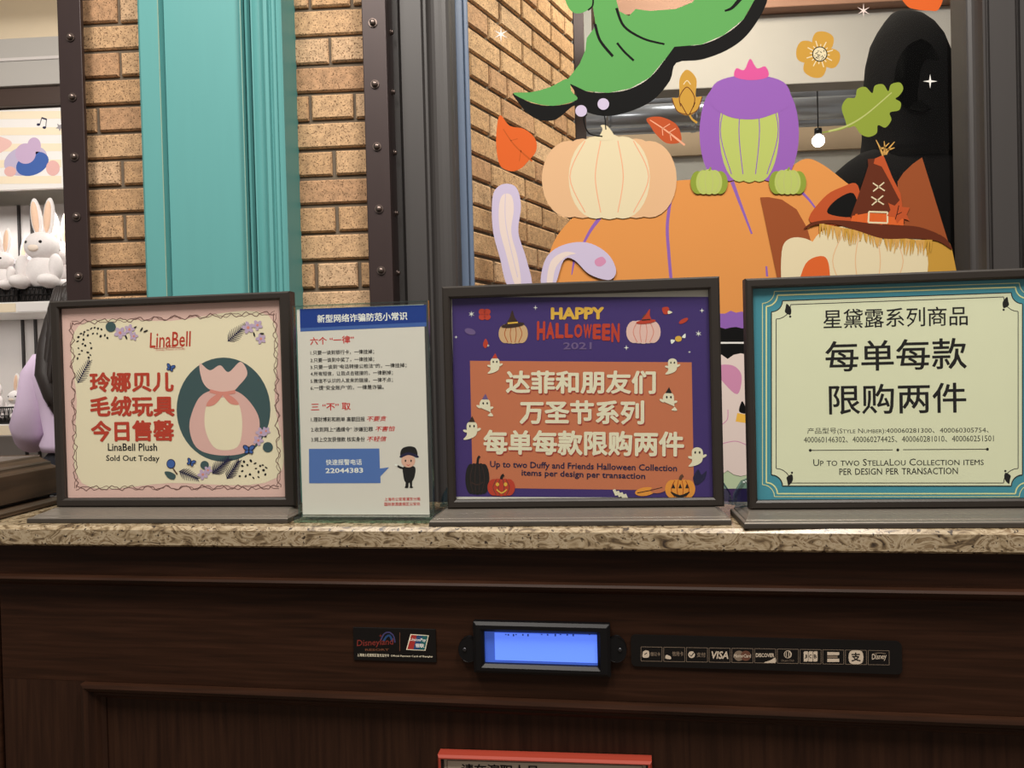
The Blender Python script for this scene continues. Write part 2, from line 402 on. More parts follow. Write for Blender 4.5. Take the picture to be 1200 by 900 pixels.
# riveted steel posts
def bolt(parent, x, y, z, ax=(0, -1, 0), s=1.0, name='bolt'):
    mb = MB(); d = Vector(ax); a = Vector((x, y, z))
    mb.tube([a, a+d*.0025*s], .0105*s, 'bolt_steel', 16); mb.tube([a+d*.0025*s, a+d*.0065*s, a+d*.009*s, a+d*.0098*s], [.0074*s, .0074*s, .005*s, .0015*s], 'bolt_steel', 12)
    o = mb.build(name, parent=parent)
    o.data.transform(Matrix.Translation(-a)); o.location = a
    return o
x0, x1 = XW(72, -.05), XW(99.5, -.05)
post = empty('steel_post', 'dark riveted steel post between the toy shelves and the brick strip', 'post', FW, ((x0+x1)/2, -.05, 0), 'riveted steel posts')
def loc(o): return FW.M.inverted() @ o.matrix_world.translation
c = loc(post)
mb = MB(); mb.box(x0-c.x, x1-c.x, 0, .012, 0, ZT, 'rust_steel'); mb.box(x0-c.x, x0-c.x+.010, .0122, .049, 0, ZT, 'rust_steel'); mb.build('flange', parent=post, bevel=.002)
for py in (-96, -26, 44, 114, 184, 254, 324):
    x, z = FW.pix(83+(py-44)*.034, py, -.05); bolt(post, x-c.x, -.0002, z)
x0, x1 = XW(428, -.06), XW(456, -.06)
post2 = empty('steel_post', 'dark riveted steel angle post between the brick strip and the grey window frame', 'post', FW, ((x0+x1)/2, -.06, 0), 'riveted steel posts')
c = loc(post2)
mb = MB(); mb.box(x0-c.x, x1-c.x, 0, .012, 0, ZT, 'rust_steel'); mb.build('flange', parent=post2, bevel=.002)
mb = MB(); mb.box(x1-c.x-.012, x1-c.x, .0125, .11, 0, ZT, 'rust_steel'); mb.build('side_flange', parent=post2, bevel=.002)
for py in (-118, -46, 27, 99, 172, 245, 317):
    x, z = FW.pix(437+(py-27)*.034, py, -.06); bolt(post2, x-c.x, -.0002, z)
    bolt(post2, x1-c.x, .055, z, (1, 0, 0), .8)

# window: grey moulded frame, pane
def frame_prof(pts): return [(XW(px, y), y) for px, y in pts]
mb = MB()
pr = frame_prof([(459, .02), (470, .02), (473, .0), (497, .0), (500, .010), (503, .010)])
xr0, xr1 = XW(504, .0), XW(533, .0)
for i in range(11):
    a = math.pi*i/10; pr.append(((xr0+xr1)/2 - (xr1-xr0)/2*math.cos(a), .004 - .020*math.sin(a)))
pr += frame_prof([(534, .022), (537, .035)]) + [(XW(537, .035), .13), (XW(459, .02), .13)]
mb.prism(pr, 'z', 0, ZT, 'grey_frame')
wf = struct(mb.build('window_1', frame=FW))
mb = MB(); mb.box(XW(537, .04)-.004, XW(546, .06), .045, .13, .7, ZT, 'blue_grey'); mb.box(XW(546, .06)+.0004, XW(552, .068), .062, .078, .7, ZT, 'blue_grey'); struct(mb.build('glazing_bead', parent=wf, bevel=.003))
# right jamb
x0 = XW(1134, .06)
pr = [(x0, .13), (x0, .055)] + frame_prof([(1138, .050), (1140, .040)])
a0, a1 = XW(1140, .02), XW(1153, .02)
for i in range(8):
    t = i/7; pr.append((a0+(a1-a0)*t, .040-.036*t+.012*math.sin(math.pi*t)))
pr += frame_prof([(1154, -.004), (1157, -.004), (1158, .004), (1160, .004), (1162, -.006), (1192, -.006), (1194, .004), (1197, .004), (1198, -.010)]) + [(XW(1300, -.01), -.010), (XW(1300, -.01), .13)]
mb = MB(); mb.prism(pr, 'z', 0, ZT, 'grey_frame'); struct(mb.build('window_jamb', parent=wf))
mb = MB(); mb.box(XW(459), XW(1300), .02, .13, 0, .80, 'grey_frame'); mb.box(XW(459), XW(1300), -.03, .16, .80, .83, 'grey_frame'); struct(mb.build('window_sill', parent=wf, bevel=.003))
mb = MB(); mb.box(XW(459), XW(1300), .02, .13, 2.52, ZT, 'grey_frame'); struct(mb.build('window_head', parent=wf, bevel=.003))
mb = MB(); mb.box(XW(546, .07), XW(1136, .07), .078, .084, .83, 2.52, 'window_glass'); struct(mb.build('window_pane', parent=wf))

# inside the window: brick return wall, display platform, soffit, ducts, far wall
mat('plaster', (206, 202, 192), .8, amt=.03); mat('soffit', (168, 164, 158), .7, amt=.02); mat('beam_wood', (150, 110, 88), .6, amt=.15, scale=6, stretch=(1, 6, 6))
mat('duct_steel', (196, 200, 208), .22, .6, amt=.04); mat('tan_panel', (176, 152, 122), .7, amt=.05); mat('blue_panel', (96, 134, 196), .4, amt=.05); mat('yellow_trim', (222, 196, 84), .5)
mat('floor_stone', (120, 104, 88), .4, amt=.12, scale=3); mat('shelf_white', (238, 234, 230), .4, amt=.015); mat('shelf_grey', (196, 190, 186), .6, amt=.03)  # floor, shelf white, and a greyer white for back panel, cabinet and platform
mat('dark_slot', (38, 32, 30), .6); mat('ceiling_cream', (240, 224, 196), .7, amt=.02); mat('header_wood', (62, 46, 38), .5, amt=.1, stretch=(.6, 4, 8))
P0 = FW.at(553, 170, .17); P1 = FW.at(676, 170, .80)
ang = math.atan2(P1.y-P0.y, P1.x-P0.x); FB = Frame((P0.x, P0.y, 0), ang); LB = math.hypot(P1.x-P0.x, P1.y-P0.y)
mb = MB(); mb.box(-.05, LB, .009, .12, 0, ZT+.5, 'mortar')
zb0 = FB.pix(560, 8)[1]; p3 = pitch*1.0
for k in range(-12, 30):
    zb = zb0-k*p3
    if zb < 0: break
    if k % 5 == 3: n = [(.105*i) for i in range(-1, 12)]
    else: n = [(.205*i - (.1 if k % 2 else .03)) for i in range(0, 9)]
    xs = [-.05] + [v for v in n if -.02 < v < LB-.04] + [LB]
    course(mb, xs, zb, zb+p3)
struct(mb.build('wall_brick_return', frame=FB))
mb = MB(); xx = P1.x; mb.box(xx-.004, xx+.035, P1.y+.006, P1.y+.09, 0, ZT+.6, 'rust_steel'); struct(mb.build('trim_1', bevel=.003))
mb = MB(); mb.box(P0.x+.05, 2.2, 2.04, 3.0, .0, .70, 'shelf_grey'); struct(mb.build('platform', bevel=.004))
FI = Frame((0, 3.3, 0)); FJ = Frame((0, 4.6, 0))
z1, z2 = FI.pix(900, 17)[1], FI.pix(900, 100)[1]
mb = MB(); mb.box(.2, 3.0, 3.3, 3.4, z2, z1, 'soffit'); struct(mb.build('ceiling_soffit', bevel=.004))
mb = MB(); mb.box(.2, 3.0, 3.24, 3.42, z1+.001, z1+.22, 'beam_wood'); struct(mb.build('ceiling_beam', bevel=.004))
mb = MB(); mb.box(-.3, 4.2, 4.9, 5.0, 0, 4.2, 'plaster'); struct(mb.build('wall_far', bevel=.0))
for a, b, mname, nm, yy in ((148, 178, 'tan_panel', 'wall_band', 4.86), (97, 101, 'tan_panel', 'wall_band', 4.86), (128, 132, 'yellow_trim', 'wall_band', 4.86)):
    f2 = Frame((0, yy, 0)); mb = MB(); mb.box(-.3, 4.2, 0, .03, f2.pix(900, b)[1], f2.pix(900, a)[1], mname); struct(mb.build('wall_band', frame=f2))
mb = MB(); f2 = Frame((0, 4.8, 0)); mb.box(2.45, 4.0, 0, .04, f2.pix(1130, 148)[1], f2.pix(1130, 134)[1], 'blue_panel'); struct(mb.build('wall_sign_band', frame=f2))
mb = MB(); mb.box(-6, 6, -2.5, 6, -.05, 0, 'floor_stone'); struct(mb.build('floor'))
for i, (py, r, y) in enumerate([(114, .035, 4.2), (131, .055, 4.0), (146, .03, 4.3)]):
    f2 = Frame((0, y, 0)); z = f2.pix(860, py)[1]; xa, xb = f2.pix(664, py)[0], f2.pix(1060, py)[0]
    root = empty('duct', ['slim silver duct, uppermost behind the window', 'thick silver duct crossing behind the purple pumpkin decal', 'lowest thin silver duct behind the window decals'][i], 'duct', None, ((xa+xb)/2, y, z), 'silver ducts under the shop ceiling')
    mb = MB(); mb.tube([(xa-(xa+xb)/2, 0, 0), (xb-(xa+xb)/2, 0, 0)], r, 'duct_steel', 24); mb.build('duct_pipe', parent=root)
    for t in (.12, .38, .62, .88):
        x = (xb-xa)*(t-.5); mb = MB(); mb.tube([(x-.012, 0, 0), (x+.012, 0, 0)], r*1.12, 'duct_steel', 24); mb.build('collar', parent=root)
        if t in (.12, .88): mb = MB(); mb.tube([(x, 0, r), (x, 0, 4.1999-z)], .004, 'duct_steel', 8); mb.build('hanger', parent=root)
mat('lamp_glow', (255, 246, 230), .5, emis=14)
f2 = Frame((0, 3.9, 0)); q = f2.at(959, 165)
root = empty('pendant_lamp', 'small glowing globe lamp behind the window glass', 'lamp', None, tuple(q))
mb = MB(); mb.ball((0, 0, 0), .030, 'lamp_glow'); mb.build('globe', parent=root)
mb = MB(); mb.tube([(0, 0, .031), (0, 0, .06)], .018, 'black_plastic'); mb.build('socket', parent=root)
mb = MB(); mb.tube([(0, 0, .0605), (0, 0, 4.1999-q.z)], .003, 'black_plastic', 8); mb.build('cord', parent=root)

mb = MB(); mb.box(-6, 6, 2.2, 6, 4.2, 4.25, 'plaster'); struct(mb.build('ceiling_slab'))
# the shop beyond the left opening
FS = Frame((0, 3.42, 0))
xs0, xs1 = -5.2, FS.pix(110, 250)[0]
z = lambda py, px=30, F=FS, y=0.0: F.pix(px, py, y)[1]
mb = MB(); mb.box(xs0, xs1+.5, .36, .46, 0, 4.0, 'plaster'); struct(mb.build('wall_back', frame=FS))
zc0, zc1 = z(105), z(50)
mb = MB(); mb.box(xs0, xs1+.5, -.05, .36, zc0, zc1, 'soffit'); mb.box(xs0, xs1+.5, -.056, -.05, zc0+.11, zc0+.125, 'shelf_grey'); struct(mb.build('ceiling_bulkhead', frame=FS, bevel=.003))
mb = MB(); mb.box(xs0, xs1+.5, .355, .36, zc1, zc1+.5, 'ceiling_cream'); mb.box(xs0, xs1+.5, -.6, .355, zc1+.42, zc1+.47, 'ceiling_cream'); struct(mb.build('ceiling', frame=FS))
mb = MB(); mb.box(xs0, xs1+.4, -.03, .34, z(126), zc0-.001, 'header_wood'); struct(mb.build('ceiling_header', frame=FS, bevel=.003))

shelf = empty('display_shelf', 'white toy display shelving with pale striped header board', 'shelf', FS, ((xs0+xs1)/2, 0, 0))
c = loc(shelf); c = Vector((c.x, 0, 0))
zh0, zh1 = z(222), z(127.5)
ob = lambda mb, name, **k: mb.build(name, parent=shelf, **k)
ZS = [(z(368), z(355)), (z(510), z(496))]
mb = MB(); mb.box(xs0-c.x, xs1-c.x, .30, .34, 0, zh0, 'shelf_grey'); ob(mb, 'back_panel')
for px in (22.5, 37.5):
    x = FS.pix(px, 290, .29)[0]; mb = MB(); mb.box(x-c.x-.006, x-c.x+.006, .290, .2995, 0, zh0, 'dark_slot'); ob(mb, 'slotted_channel')
for a, b in ZS:
    mb = MB(); mb.box(xs0-c.x, xs1-c.x, -.05, .289, a, b, 'shelf_white'); o = ob(mb, 'shelf_board', bevel=.003)
    mb = MB(); mb.box(xs0-c.x, FS.pix(18, 360, -.053)[0]-c.x, -.053, -.0505, a+.006, b-.006, 'ceiling_cream'); mb.box(FS.pix(20, 360, -.053)[0]-c.x, xs1-c.x, -.053, -.0505, a+.006, b-.006, 'shelf_white'); mb.build('price_rail', parent=o)
mb = MB(); mb.box(xs0-c.x, xs1-c.x, -.02, .289, 0, z(560), 'shelf_grey'); ob(mb, 'base_cabinet')
mb = MB(); mb.box(xs0-c.x, xs1-c.x, .0, .02, zh0, zh1, 'shelf_white'); hd = ob(mb, 'header_board', bevel=.002)
FH = Frame((c.x, 3.42, 0))
pr = Print(FH, -.0005)
for i in range(5):
    y0 = 131+i*19; pr.poly([(-60, y0), (72, y0-1), (72, y0+8), (-60, y0+9)], 'ink_palecream', 0)
pr.ell(30, 188, 26, 17, 'film_lilac', 1, -.3); pr.ell(38, 192, 20, 13, 'ink_blue', 2, -.4); pr.ell(30, 180, 12, 12, 'ink_lilac', 3); pr.ell(62, 197, 8, 9, 'ink_pink', 3); pr.ell(12, 201, 7, 6, 'ink_pink', 3); pr.ell(40, 171, 8, 10, 'ink_lilac', 2)
pr.sm([(-12, 160), (6, 162), (14, 168), (6, 176), (-14, 184)], 'ink_blush', 2)
pr.ell(45, 146, 2.1, 1.5, 'ink_navy', 2); pr.ell(52, 149.5, 2.1, 1.5, 'ink_navy', 2); pr.line([(46.7, 146), (49, 138)], .8, 'ink_navy', 2, False); pr.line([(53.6, 149.5), (54.5, 140)], .8, 'ink_navy', 2, False); pr.line([(48.6, 138), (54.8, 140)], 1.8, 'ink_navy', 2, False)
pr.star(70, 149, 5, 'ink_grey', 2, 5, .45)
pr.build('header_artwork', parent=hd)

# ------------------------------------------------------------------ service counter
def ZK(py, px=900, y=0.0): return FC.pix(px, py, y)[1]
YF = .022                                                     # counter front set back under the stone slab
mb = MB(); zs0 = FC.pix(600, 645, 0)[1]
mb.prism([(0.004, zs0), (0, zs0+.003), (0, ZC-.005), (.005, ZC), (.20, ZC), (.20, zs0)], 'x', -1.9, 1.5, 'granite')
o = mb.build('stone_worktop', frame=FC, recenter=True); tag(o, 'speckled brown granite counter slab carrying the standing signs', 'worktop')
ctr = empty('service_counter', 'dark brown wood panelled counter front under the granite slab', 'counter', FC, (0, YF, 0))
xl = FC.pix(5, 800, YF)[0]
zA, zB, zC_, zD = ZK(684, 900, YF), ZK(700, 900, YF), ZK(828, 900, YF), ZK(852, 900, YF)
H = lambda pr, x0, x1, m, name, **k: (lambda mb: mb.build(name, parent=ctr, **k))(MB().prism(pr, 'x', x0, x1, m))
mb = MB(); mb.box(xl, 1.4, .012, .176, .0, zs0-.0008, 'dark_wood'); mb.build('carcass', parent=ctr)
H([(.0115, zA+.0005), (-.004, zA+.0005), (-.004, zs0-.001), (.0115, zs0-.001)], xl, 1.4, 'dark_wood', 'frieze', bevel=.0015)
mo = [(.0115, zB), (-.006, zB)] + [(-.006-.014*math.sin(math.pi/2*i/5), zB+.002+(zA-zB-.006)*(i/5)) for i in range(6)] + [(-.022, zA-.003), (-.020, zA), (.0115, zA)]
H(mo, xl, 1.4, 'dark_wood', 'moulding')
H([(.0115, zC_+.0005), (-.002, zC_+.0005), (-.002, zB-.0005), (.0115, zB-.0005)], xl, 1.4, 'dark_wood', 'fascia')
xm0, xm1 = FC.pix(102, 830, YF)[0], FC.pix(131, 850, YF)[0]
H([(.0115, .02), (-.002, .02), (-.002, zC_), (.0115, zC_)], xl, xm0, 'panel_wood', 'stile')
wd = zC_-zD
pm = [(.0115, zD), (.006, zD), (.002, zD+wd*.18), (-.004, zD+wd*.3), (-.004, zD+wd*.42), (-.011, zD+wd*.6), (-.014, zD+wd*.8), (-.012, zC_), (.0115, zC_)]
n = len(pm); xi = [xm0+(zC_-b) for a, b in pm]; qf = [(i, (i+1) % n, n+(i+1) % n, n+i) for i in range(n)]
mb = MB(); mb.add([(xi[i], a, b) for i, (a, b) in enumerate(pm)] + [(1.4, a, b) for a, b in pm], qf, 'dark_wood'); mb.build('panel_moulding', parent=ctr)
mb = MB(); mb.add([(xi[i], a, .05) for i, (a, b) in enumerate(pm)] + [(xi[i], a, b) for i, (a, b) in enumerate(pm)], qf, 'panel_wood'); mb.build('panel_moulding', parent=ctr)
mb = MB(); mb.box(xm0+wd+.0005, 1.4, .0075, .0115, .05, zD-.0005, 'panel_wood'); mb.build('panel', parent=ctr)
mb = MB(); mb.box(-1.9, xl-.006, -.004, .176, 0, zs0-.001, 'dark_wood'); mb.build('end_panel', parent=ctr, bevel=.003)

# wooden display riser on the left end of the counter
FR = Frame((-.85, 1.265, ZC), 0)
riser = empty('wooden_riser', 'brown stepped wooden display box at the left end of the stone counter', 'box', FR)
def extr(pr, name, m='box_wood', y0=0.0, y1=-.18, bv=.0015):
    mb = MB(); mb.prism(pr, 'y', y1, y0, m); return mb.build(name, parent=riser, bevel=bv)
extr([(-.35, .001), (.014, .001), (.014, .008), (.006, .012), (-.35, .012)], 'plinth')
extr([(-.35, .019), (.0, .019), (.0, .062), (-.35, .062)], 'body', y1=-.19)
extr([(-.35, .0122), (-.012, .0122), (-.012, .0188), (-.35, .0188)], 'recess', 'dark_slot', y0=-.01)
extr([(-.35, .0622), (-.004, .0622), (-.012, .0655), (-.014, .070), (-.022, .073), (-.03, .077), (-.032, .081), (-.35, .081)], 'lid', y0=-.002)

# ------------------------------------------------------------------ standing signs
FS1 = Frame((-.5679, 1.1022, ZC), R(-4.66)); FS2 = Frame((-.2693, 1.0505, ZC), R(-5.64)); FS3 = Frame((.0348, 1.0389, ZC), R(-2.6)); FS4 = Frame((.4164, .9959, ZC), R(-3.11))
def framed_sign(F, label, px_out, px_in, base_px, support=(), paper='ink_paper'):
    """black standing frame on a metal foot; px_out / px_in are left, top, right, bottom of the frame and of its opening"""
    root = empty('framed_sign', label, 'sign', F, group='framed signs standing on the counter')
    (l, t, r, b), (il, it, ir, ib) = px_out, px_in
    X0, X1 = (F.pix(l[0], l[1])[0], F.pix(r[0], r[1])[0]); Z0, Z1 = .0158, F.pix(t[0], t[1])[1]
    x0, x1 = F.pix(il[0], il[1], 0)[0], F.pix(ir[0], ir[1], 0)[0]; z0, z1 = F.pix(ib[0], ib[1], 0)[1], F.pix(it[0], it[1], 0)[1]
    mb = MB(); D = .020; c = .0025
    O = [(X0, Z0), (X1, Z0), (X1, Z1), (X0, Z1)]; I = [(x0, z0), (x1, z0), (x1, z1), (x0, z1)]
    Oc = [(X0+c, Z0+c), (X1-c, Z0+c), (X1-c, Z1-c), (X0+c, Z1-c)]; Ic = [(x0-c, z0-c), (x1+c, z0-c), (x1+c, z1+c), (x0-c, z1+c)]
    loops = [[(a, D, q) for a, q in O], [(a, c, q) for a, q in O], [(a, 0, q) for a, q in Oc], [(a, 0, q) for a, q in Ic], [(a, c, q) for a, q in I], [(a, .0055, q) for a, q in I], [(a, D, q) for a, q in I]]
    for A, B in zip(loops, loops[1:]+loops[:1]):
        mb.add(A+B, [(i, (i+1) % 4, 4+(i+1) % 4, 4+i) for i in range(4)], 'sign_frame')
    mb.build('frame', parent=root)
    mb = MB(); mb.box(x0-.001+.0012, x1-.0002, .0085, .0125, z0+.0002, z1-.0002, paper); poster = mb.build('poster', parent=root)
    mb = MB(); mb.box(x0+.0004, x1-.0004, .0050, .0062, z0+.0004, z1-.0004, 'clear_acrylic'); mb.build('clear_cover', parent=root)
    mb = MB(); mb.box(x0-.003, x1+.003, .0202, .0225, z0-.003, z1+.003, 'sign_frame'); mb.build('backing', parent=root)
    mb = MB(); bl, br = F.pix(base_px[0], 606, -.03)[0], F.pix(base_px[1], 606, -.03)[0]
    mb.box(bl, br, -.045, .055, .0003, .0062, 'sign_base_edge_shade'); mb.build('foot_edge', parent=root, bevel=.0008); mb = MB()  # upright lip of the foot, its shade put into the colour
    rr = [[(bl, br, -.045, .055, .0064), (bl+.001, br-.001, -.0435, .0545, .0078), (bl+.004, br-.004, -.036, .052, .0085), (bl+.005, br-.005, -.034, .051, .0098), (bl+.010, br-.010, -.020, .043, .0125), (bl+.013, br-.013, -.010, .036, .0150), (bl+.014, br-.014, -.008, .034, .0155)]][0]
    vs = []; fs = []
    for (a, b2, y0, y1, zz) in rr: vs += [(a, y0, zz), (b2, y0, zz), (b2, y1, zz), (a, y1, zz)]
    for k in range(len(rr)-1): fs += [(4*k+i, 4*k+(i+1) % 4, 4*k+4+(i+1) % 4, 4*k+4+i) for i in range(4)]
    n = 4*len(rr); fs += [(3, 2, 1, 0), (n-4, n-3, n-2, n-1)]
    mb.add(vs, fs, 'sign_base'); mb.build('foot', parent=root, bevel=.0008)
    for side in support:
        s_ = -1 if side == 'left' else 1; xe = X0 if s_ < 0 else X1
        mb = MB(); mb.prism([(xe-s_*.012, .016), (xe+s_*.014, .016), (xe+s_*.012, .030), (xe+s_*.002, .046), (xe-s_*.012, .052)], 'y', .024, .044, 'bluish_acrylic'); mb.build('acrylic_support', parent=root, bevel=.002)
    return root, poster
class Art(Print):
    def __init__(s, F, parent): super().__init__(F, .0084); s.par = parent
    def put(s, name):
        if not s.mb.v: return
        o = s.build(name, parent=s.par); s.mb = MB(); return o

def blossom(A, cx, cy, r, m1, m2, n=5, lay=2, rot=0.0):
    for i in range(n):
        a = rot + 2*math.pi*i/n; A.ell(cx+r*.55*math.cos(a), cy+r*.55*math.sin(a), r*.52, r*.34, m1, lay+.1*i, a, 12)
    A.ell(cx, cy, r*.26, r*.26, m2, lay+1, 0, 10)
def fern(A, x0, y0, x1, y1, w, m, n=9, lay=1, lw=.8):
    A.line([(x0, y0), (x1, y1)], lw, m, lay, False); dx, dy = x1-x0, y1-y0; L = math.hypot(dx, dy); ux, uy = dx/L, dy/L
    for i in range(n):
        t = (i+.5)/n; ww = w*(1-.75*t)*(.55+.45*min(1, t*4)); bx, by = x0+dx*t, y0+dy*t
        for s_ in (-1, 1): A.line([(bx, by), (bx+ux*w*.45-uy*ww*s_, by+uy*w*.45+ux*ww*s_)], (lw*1.5, lw*.4), m, lay+.2, False)
def sprinkle(A, pts, m, lay=1, s=1.5):
    for x, y in pts: A.ell(x, y, s*random.uniform(.5, .9), s*random.uniform(.8, 1.2), m, lay, random.uniform(0, 3), 7)
def butterfly(A, x, y, s, lay=3, rot=0.0):
    for k, (dx, dy, rx, ry, a) in enumerate([(-.5, -.35, .62, .36, .7), (.5, -.35, .62, .36, -.7), (-.38, .35, .42, .3, -.6), (.38, .35, .42, .3, .6)]):
        c_, s_ = math.cos(rot), math.sin(rot)
        A.ell(x+s*(dx*c_-dy*s_), y+s*(dx*s_+dy*c_), s*rx*1.1, s*ry*1.2, 'ink_navy', lay, a+rot, 12); A.ell(x+s*(dx*c_-dy*s_), y+s*(dx*s_+dy*c_), s*rx*.8, s*ry*.8, 'ink_blue', lay+.5, a+rot, 12)
    A.line([(x, y-s*.6), (x, y+s*.7)], s*.16, 'ink_black', lay+1, False)

# sign 1: sold-out notice
root, poster = framed_sign(FS1, 'pink framed sold out notice with red lettering and a dark round panel', ((61, 470), (200, 346.8), (342.5, 470), (200, 594)), ((71, 470), (200, 356), (329.8, 470), (200, 584)), (40, 342), (), 'ink_blush')
A = Art(FS1, poster)
A.sm([(92, 382), (200, 376), (315, 370), (322, 470), (324, 560), (200, 566), (96, 566), (90, 470)], 'ink_palecream', 0, 6)
A.put('printed_ground')
per = [(84, 378), (322, 367), (327, 571), (89, 572)]
for k in range(4):
    (xa, ya), (xb_, yb) = per[k], per[(k+1) % 4]; L = math.hypot(xb_-xa, yb-ya); n = int(L/3); pts = []; pts2 = []
    for i in range(n+1):
        t = i/n; nx, ny = -(yb-ya)/L, (xb_-xa)/L; o1 = 2.4*math.sin(i*.9)+1.0*math.sin(i*2.3+k); o2 = -2.0*math.sin(i*.8+1)+.8*math.sin(i*1.9)
        pts.append((xa+(xb_-xa)*t+nx*o1, ya+(yb-ya)*t+ny*o1)); pts2.append((xa+(xb_-xa)*t+nx*o2, ya+(yb-ya)*t+ny*o2))
    A.path(pts, .9, 'ink_border', 1); A.path(pts2, .6, 'ink_border', 1.3)
A.put('vine_border')
A.ell(262, 480, 55, 61, 'ink_slate', 1, 0, 48)
# plain rose gift pouch on the round panel
A.sm([(238, 462), (256, 456), (276, 458), (292, 470), (304, 492), (300, 520), (282, 532), (252, 533), (230, 524), (222, 500), (228, 476)], 'ink_pink', 2)
A.sm([(246, 470), (266, 466), (280, 474), (284, 500), (278, 524), (254, 526), (242, 508), (240, 486)], 'ink_palecream', 3)
A.sm([(234, 426), (246, 434), (258, 428), (268, 436), (282, 424), (290, 438), (280, 452), (272, 458), (250, 458), (238, 448)], 'ink_blush', 3)
A.line([(246, 458), (260, 461), (276, 459)], 4, 'ink_rose', 4); A.sm([(258, 460), (246, 468), (242, 476), (252, 474), (261, 463)], 'ink_rose', 4.5); A.sm([(262, 460), (274, 466), (280, 474), (270, 473), (262, 464)], 'ink_rose', 4.5)
A.put('round_panel_artwork')
A.text('LinaBell', 175.5, 408, 224.5, 406, 18, 'ink_red', 1, .012, shear=.12); A.text('Disney Friend of Duffy', 183, 412, 217, 410.6, 3, 'ink_red', 1); A.line([(180, 408.5), (214, 407)], .7, 'ink_red', 1, False)
A.put('heading'); A.text('玲娜贝儿', 105.4, 459.8, 204, 459, 23.5, 'ink_red', 3, .035); A.text('毛绒玩具', 106, 488.5, 205, 488, 24, 'ink_red', 3, .035); A.text('今日售罄', 107, 518, 204.5, 517, 25, 'ink_red', 3, .035)
A.put('notice_lettering'); A.text('LinaBell Plush', 126.5, 528.5, 184.3, 528.6, 9, 'ink_black', 1, .018); A.put('notice_lettering'); A.text('Sold Out Today', 124.5, 542.3, 187, 542.6, 9, 'ink_black', 1, .018)
A.put('lettering')
sprinkle(A, [(92, 395), (95, 391), (99, 389), (103, 387), (107, 385), (111, 384), (115, 385), (119, 386), (98, 392), (103, 393), (109, 391), (114, 391), (118, 394), (123, 393), (126, 396), (91, 400), (92, 408), (97, 403), (100, 405), (106, 402), (107, 408), (93, 415), (96, 411), (103, 413), (106, 416), (91, 420), (104, 419), (98, 398)], 'ink_black', 2, 1.6); A.put('seed_spray_motif')
sprinkle(A, [(286, 541), (290, 545), (284, 552), (281, 558), (288, 558), (294, 540), (299, 543), (305, 546), (309, 551), (303, 553), (293, 556), (297, 560), (303, 559), (308, 545), (284, 546), (312, 548), (300, 549), (311, 556)], 'ink_black', 2, 1.8); A.put('seed_spray_motif')
fern(A, 91, 449, 105, 423, 9, 'ink_navy', 11, 2, .8); A.put('fern_motif'); fern(A, 267, 400, 288, 381, 10, 'ink_navy', 12, 2, .9); A.put('fern_motif')
fern(A, 210, 552, 232, 561, 9, 'ink_navy', 10, 4, .9); A.put('fern_motif'); fern(A, 249, 555, 268, 538, 11, 'ink_navy', 12, 4, 1); A.put('fern_motif'); fern(A, 266, 561, 280, 540, 9, 'ink_navy', 11, 4, 1); A.put('fern_motif')
for x, y, r in ((141, 390, 7), (152, 386, 6), (157, 394, 5), (291, 384, 7), (302, 381, 6), (306, 397, 6), (306, 507, 6), (312, 505, 5), (303, 516, 6), (238, 556, 6), (244, 551, 5)): blossom(A, x, y, r, 'ink_lilac', 'ink_rose', 5, 5, x); A.put('flower_motif')
A.ell(130, 383, 6, 6, 'ink_slate', 4); A.put('leaf_motif'); A.ell(314, 524, 6, 6, 'ink_slate', 4); A.put('leaf_motif'); A.ell(240, 545, 5, 5, 'ink_slate', 5); A.put('leaf_motif')
for x, y, a in ((148, 395, 1.2), (158, 384, -.6), (171, 388, -.4), (166, 386, -1), (298, 392, 1.3), (307, 391, 0), (310, 511, .3)): A.ell(x, y, 3, 1, 'ink_black', 5, a, 8); A.put('leaf_motif')
butterfly(A, 200, 431, 5, 6, .3); A.put('butterfly_motif'); butterfly(A, 292, 527, 6.5, 8); A.put('butterfly_motif'); butterfly(A, 224, 542, 5, 8, .4); A.put('butterfly_motif')
A.ell(200.5, 543.5, 5.2, 5.6, 'ink_navy', 4); A.ell(200.5, 543.5, 4.3, 4.7, 'ink_blue', 5); A.line([(203, 549), (208, 556)], 1.6, 'ink_brown', 4, False); A.sm([(193, 553), (200, 553), (206, 557), (204, 562), (197, 560)], 'ink_slate', 4)
A.put('flower_motif')

# sign 2: clear acrylic stand with a fraud-prevention leaflet
root = empty('acrylic_sign', 'clear acrylic stand holding a white leaflet with blue header and speech box', 'sign', FS2)
F = FS2
x0, x1 = F.pix(347.6, 480)[0], F.pix(503.4, 480)[0]; z1 = F.pix(425, 356.4)[1]
mb = MB(); mb.box(x0, x1, 0, .0022, .0087, z1, 'clear_acrylic'); mb.build('front_sheet', parent=root)
mb = MB(); mb.box(x0, x1, .0045, .0067, .0087, z1, 'clear_acrylic'); mb.build('back_sheet', parent=root)
mb = MB()
for (a, b, q, r) in ((x0-.0022, x0-.0001, .0087, z1+.002), (x1+.0001, x1+.0018, .0087, z1+.002), (x0, x1, z1+.0001, z1+.0018)): mb.box(a, b, 0, .0067, q, r, 'acrylic_edge')
mb.build('sheet_edge', parent=root)
mb = MB(); b0, b1 = F.pix(341.5, 608, -.02)[0], F.pix(505.5, 608, -.02)[0]; mb.box(b0, b1, -.014, .045, .0003, .0085, 'acrylic_edge'); mb.build('base_plate', parent=root, bevel=.0012)
a0, a1 = F.pix(351.2, 480, .003)[0], F.pix(500.0, 480, .003)[0]
mb = MB(); mb.box(a0, a1, .0028, .0040, .0089, F.pix(425, 359.5, .003)[1], 'ink_paper'); poster = mb.build('leaflet', parent=root)
A = Print(F, .0027, step=.00004); A.par = poster
A.put = lambda name: (A.build(name, parent=poster), setattr(A, 'mb', MB()))[0]
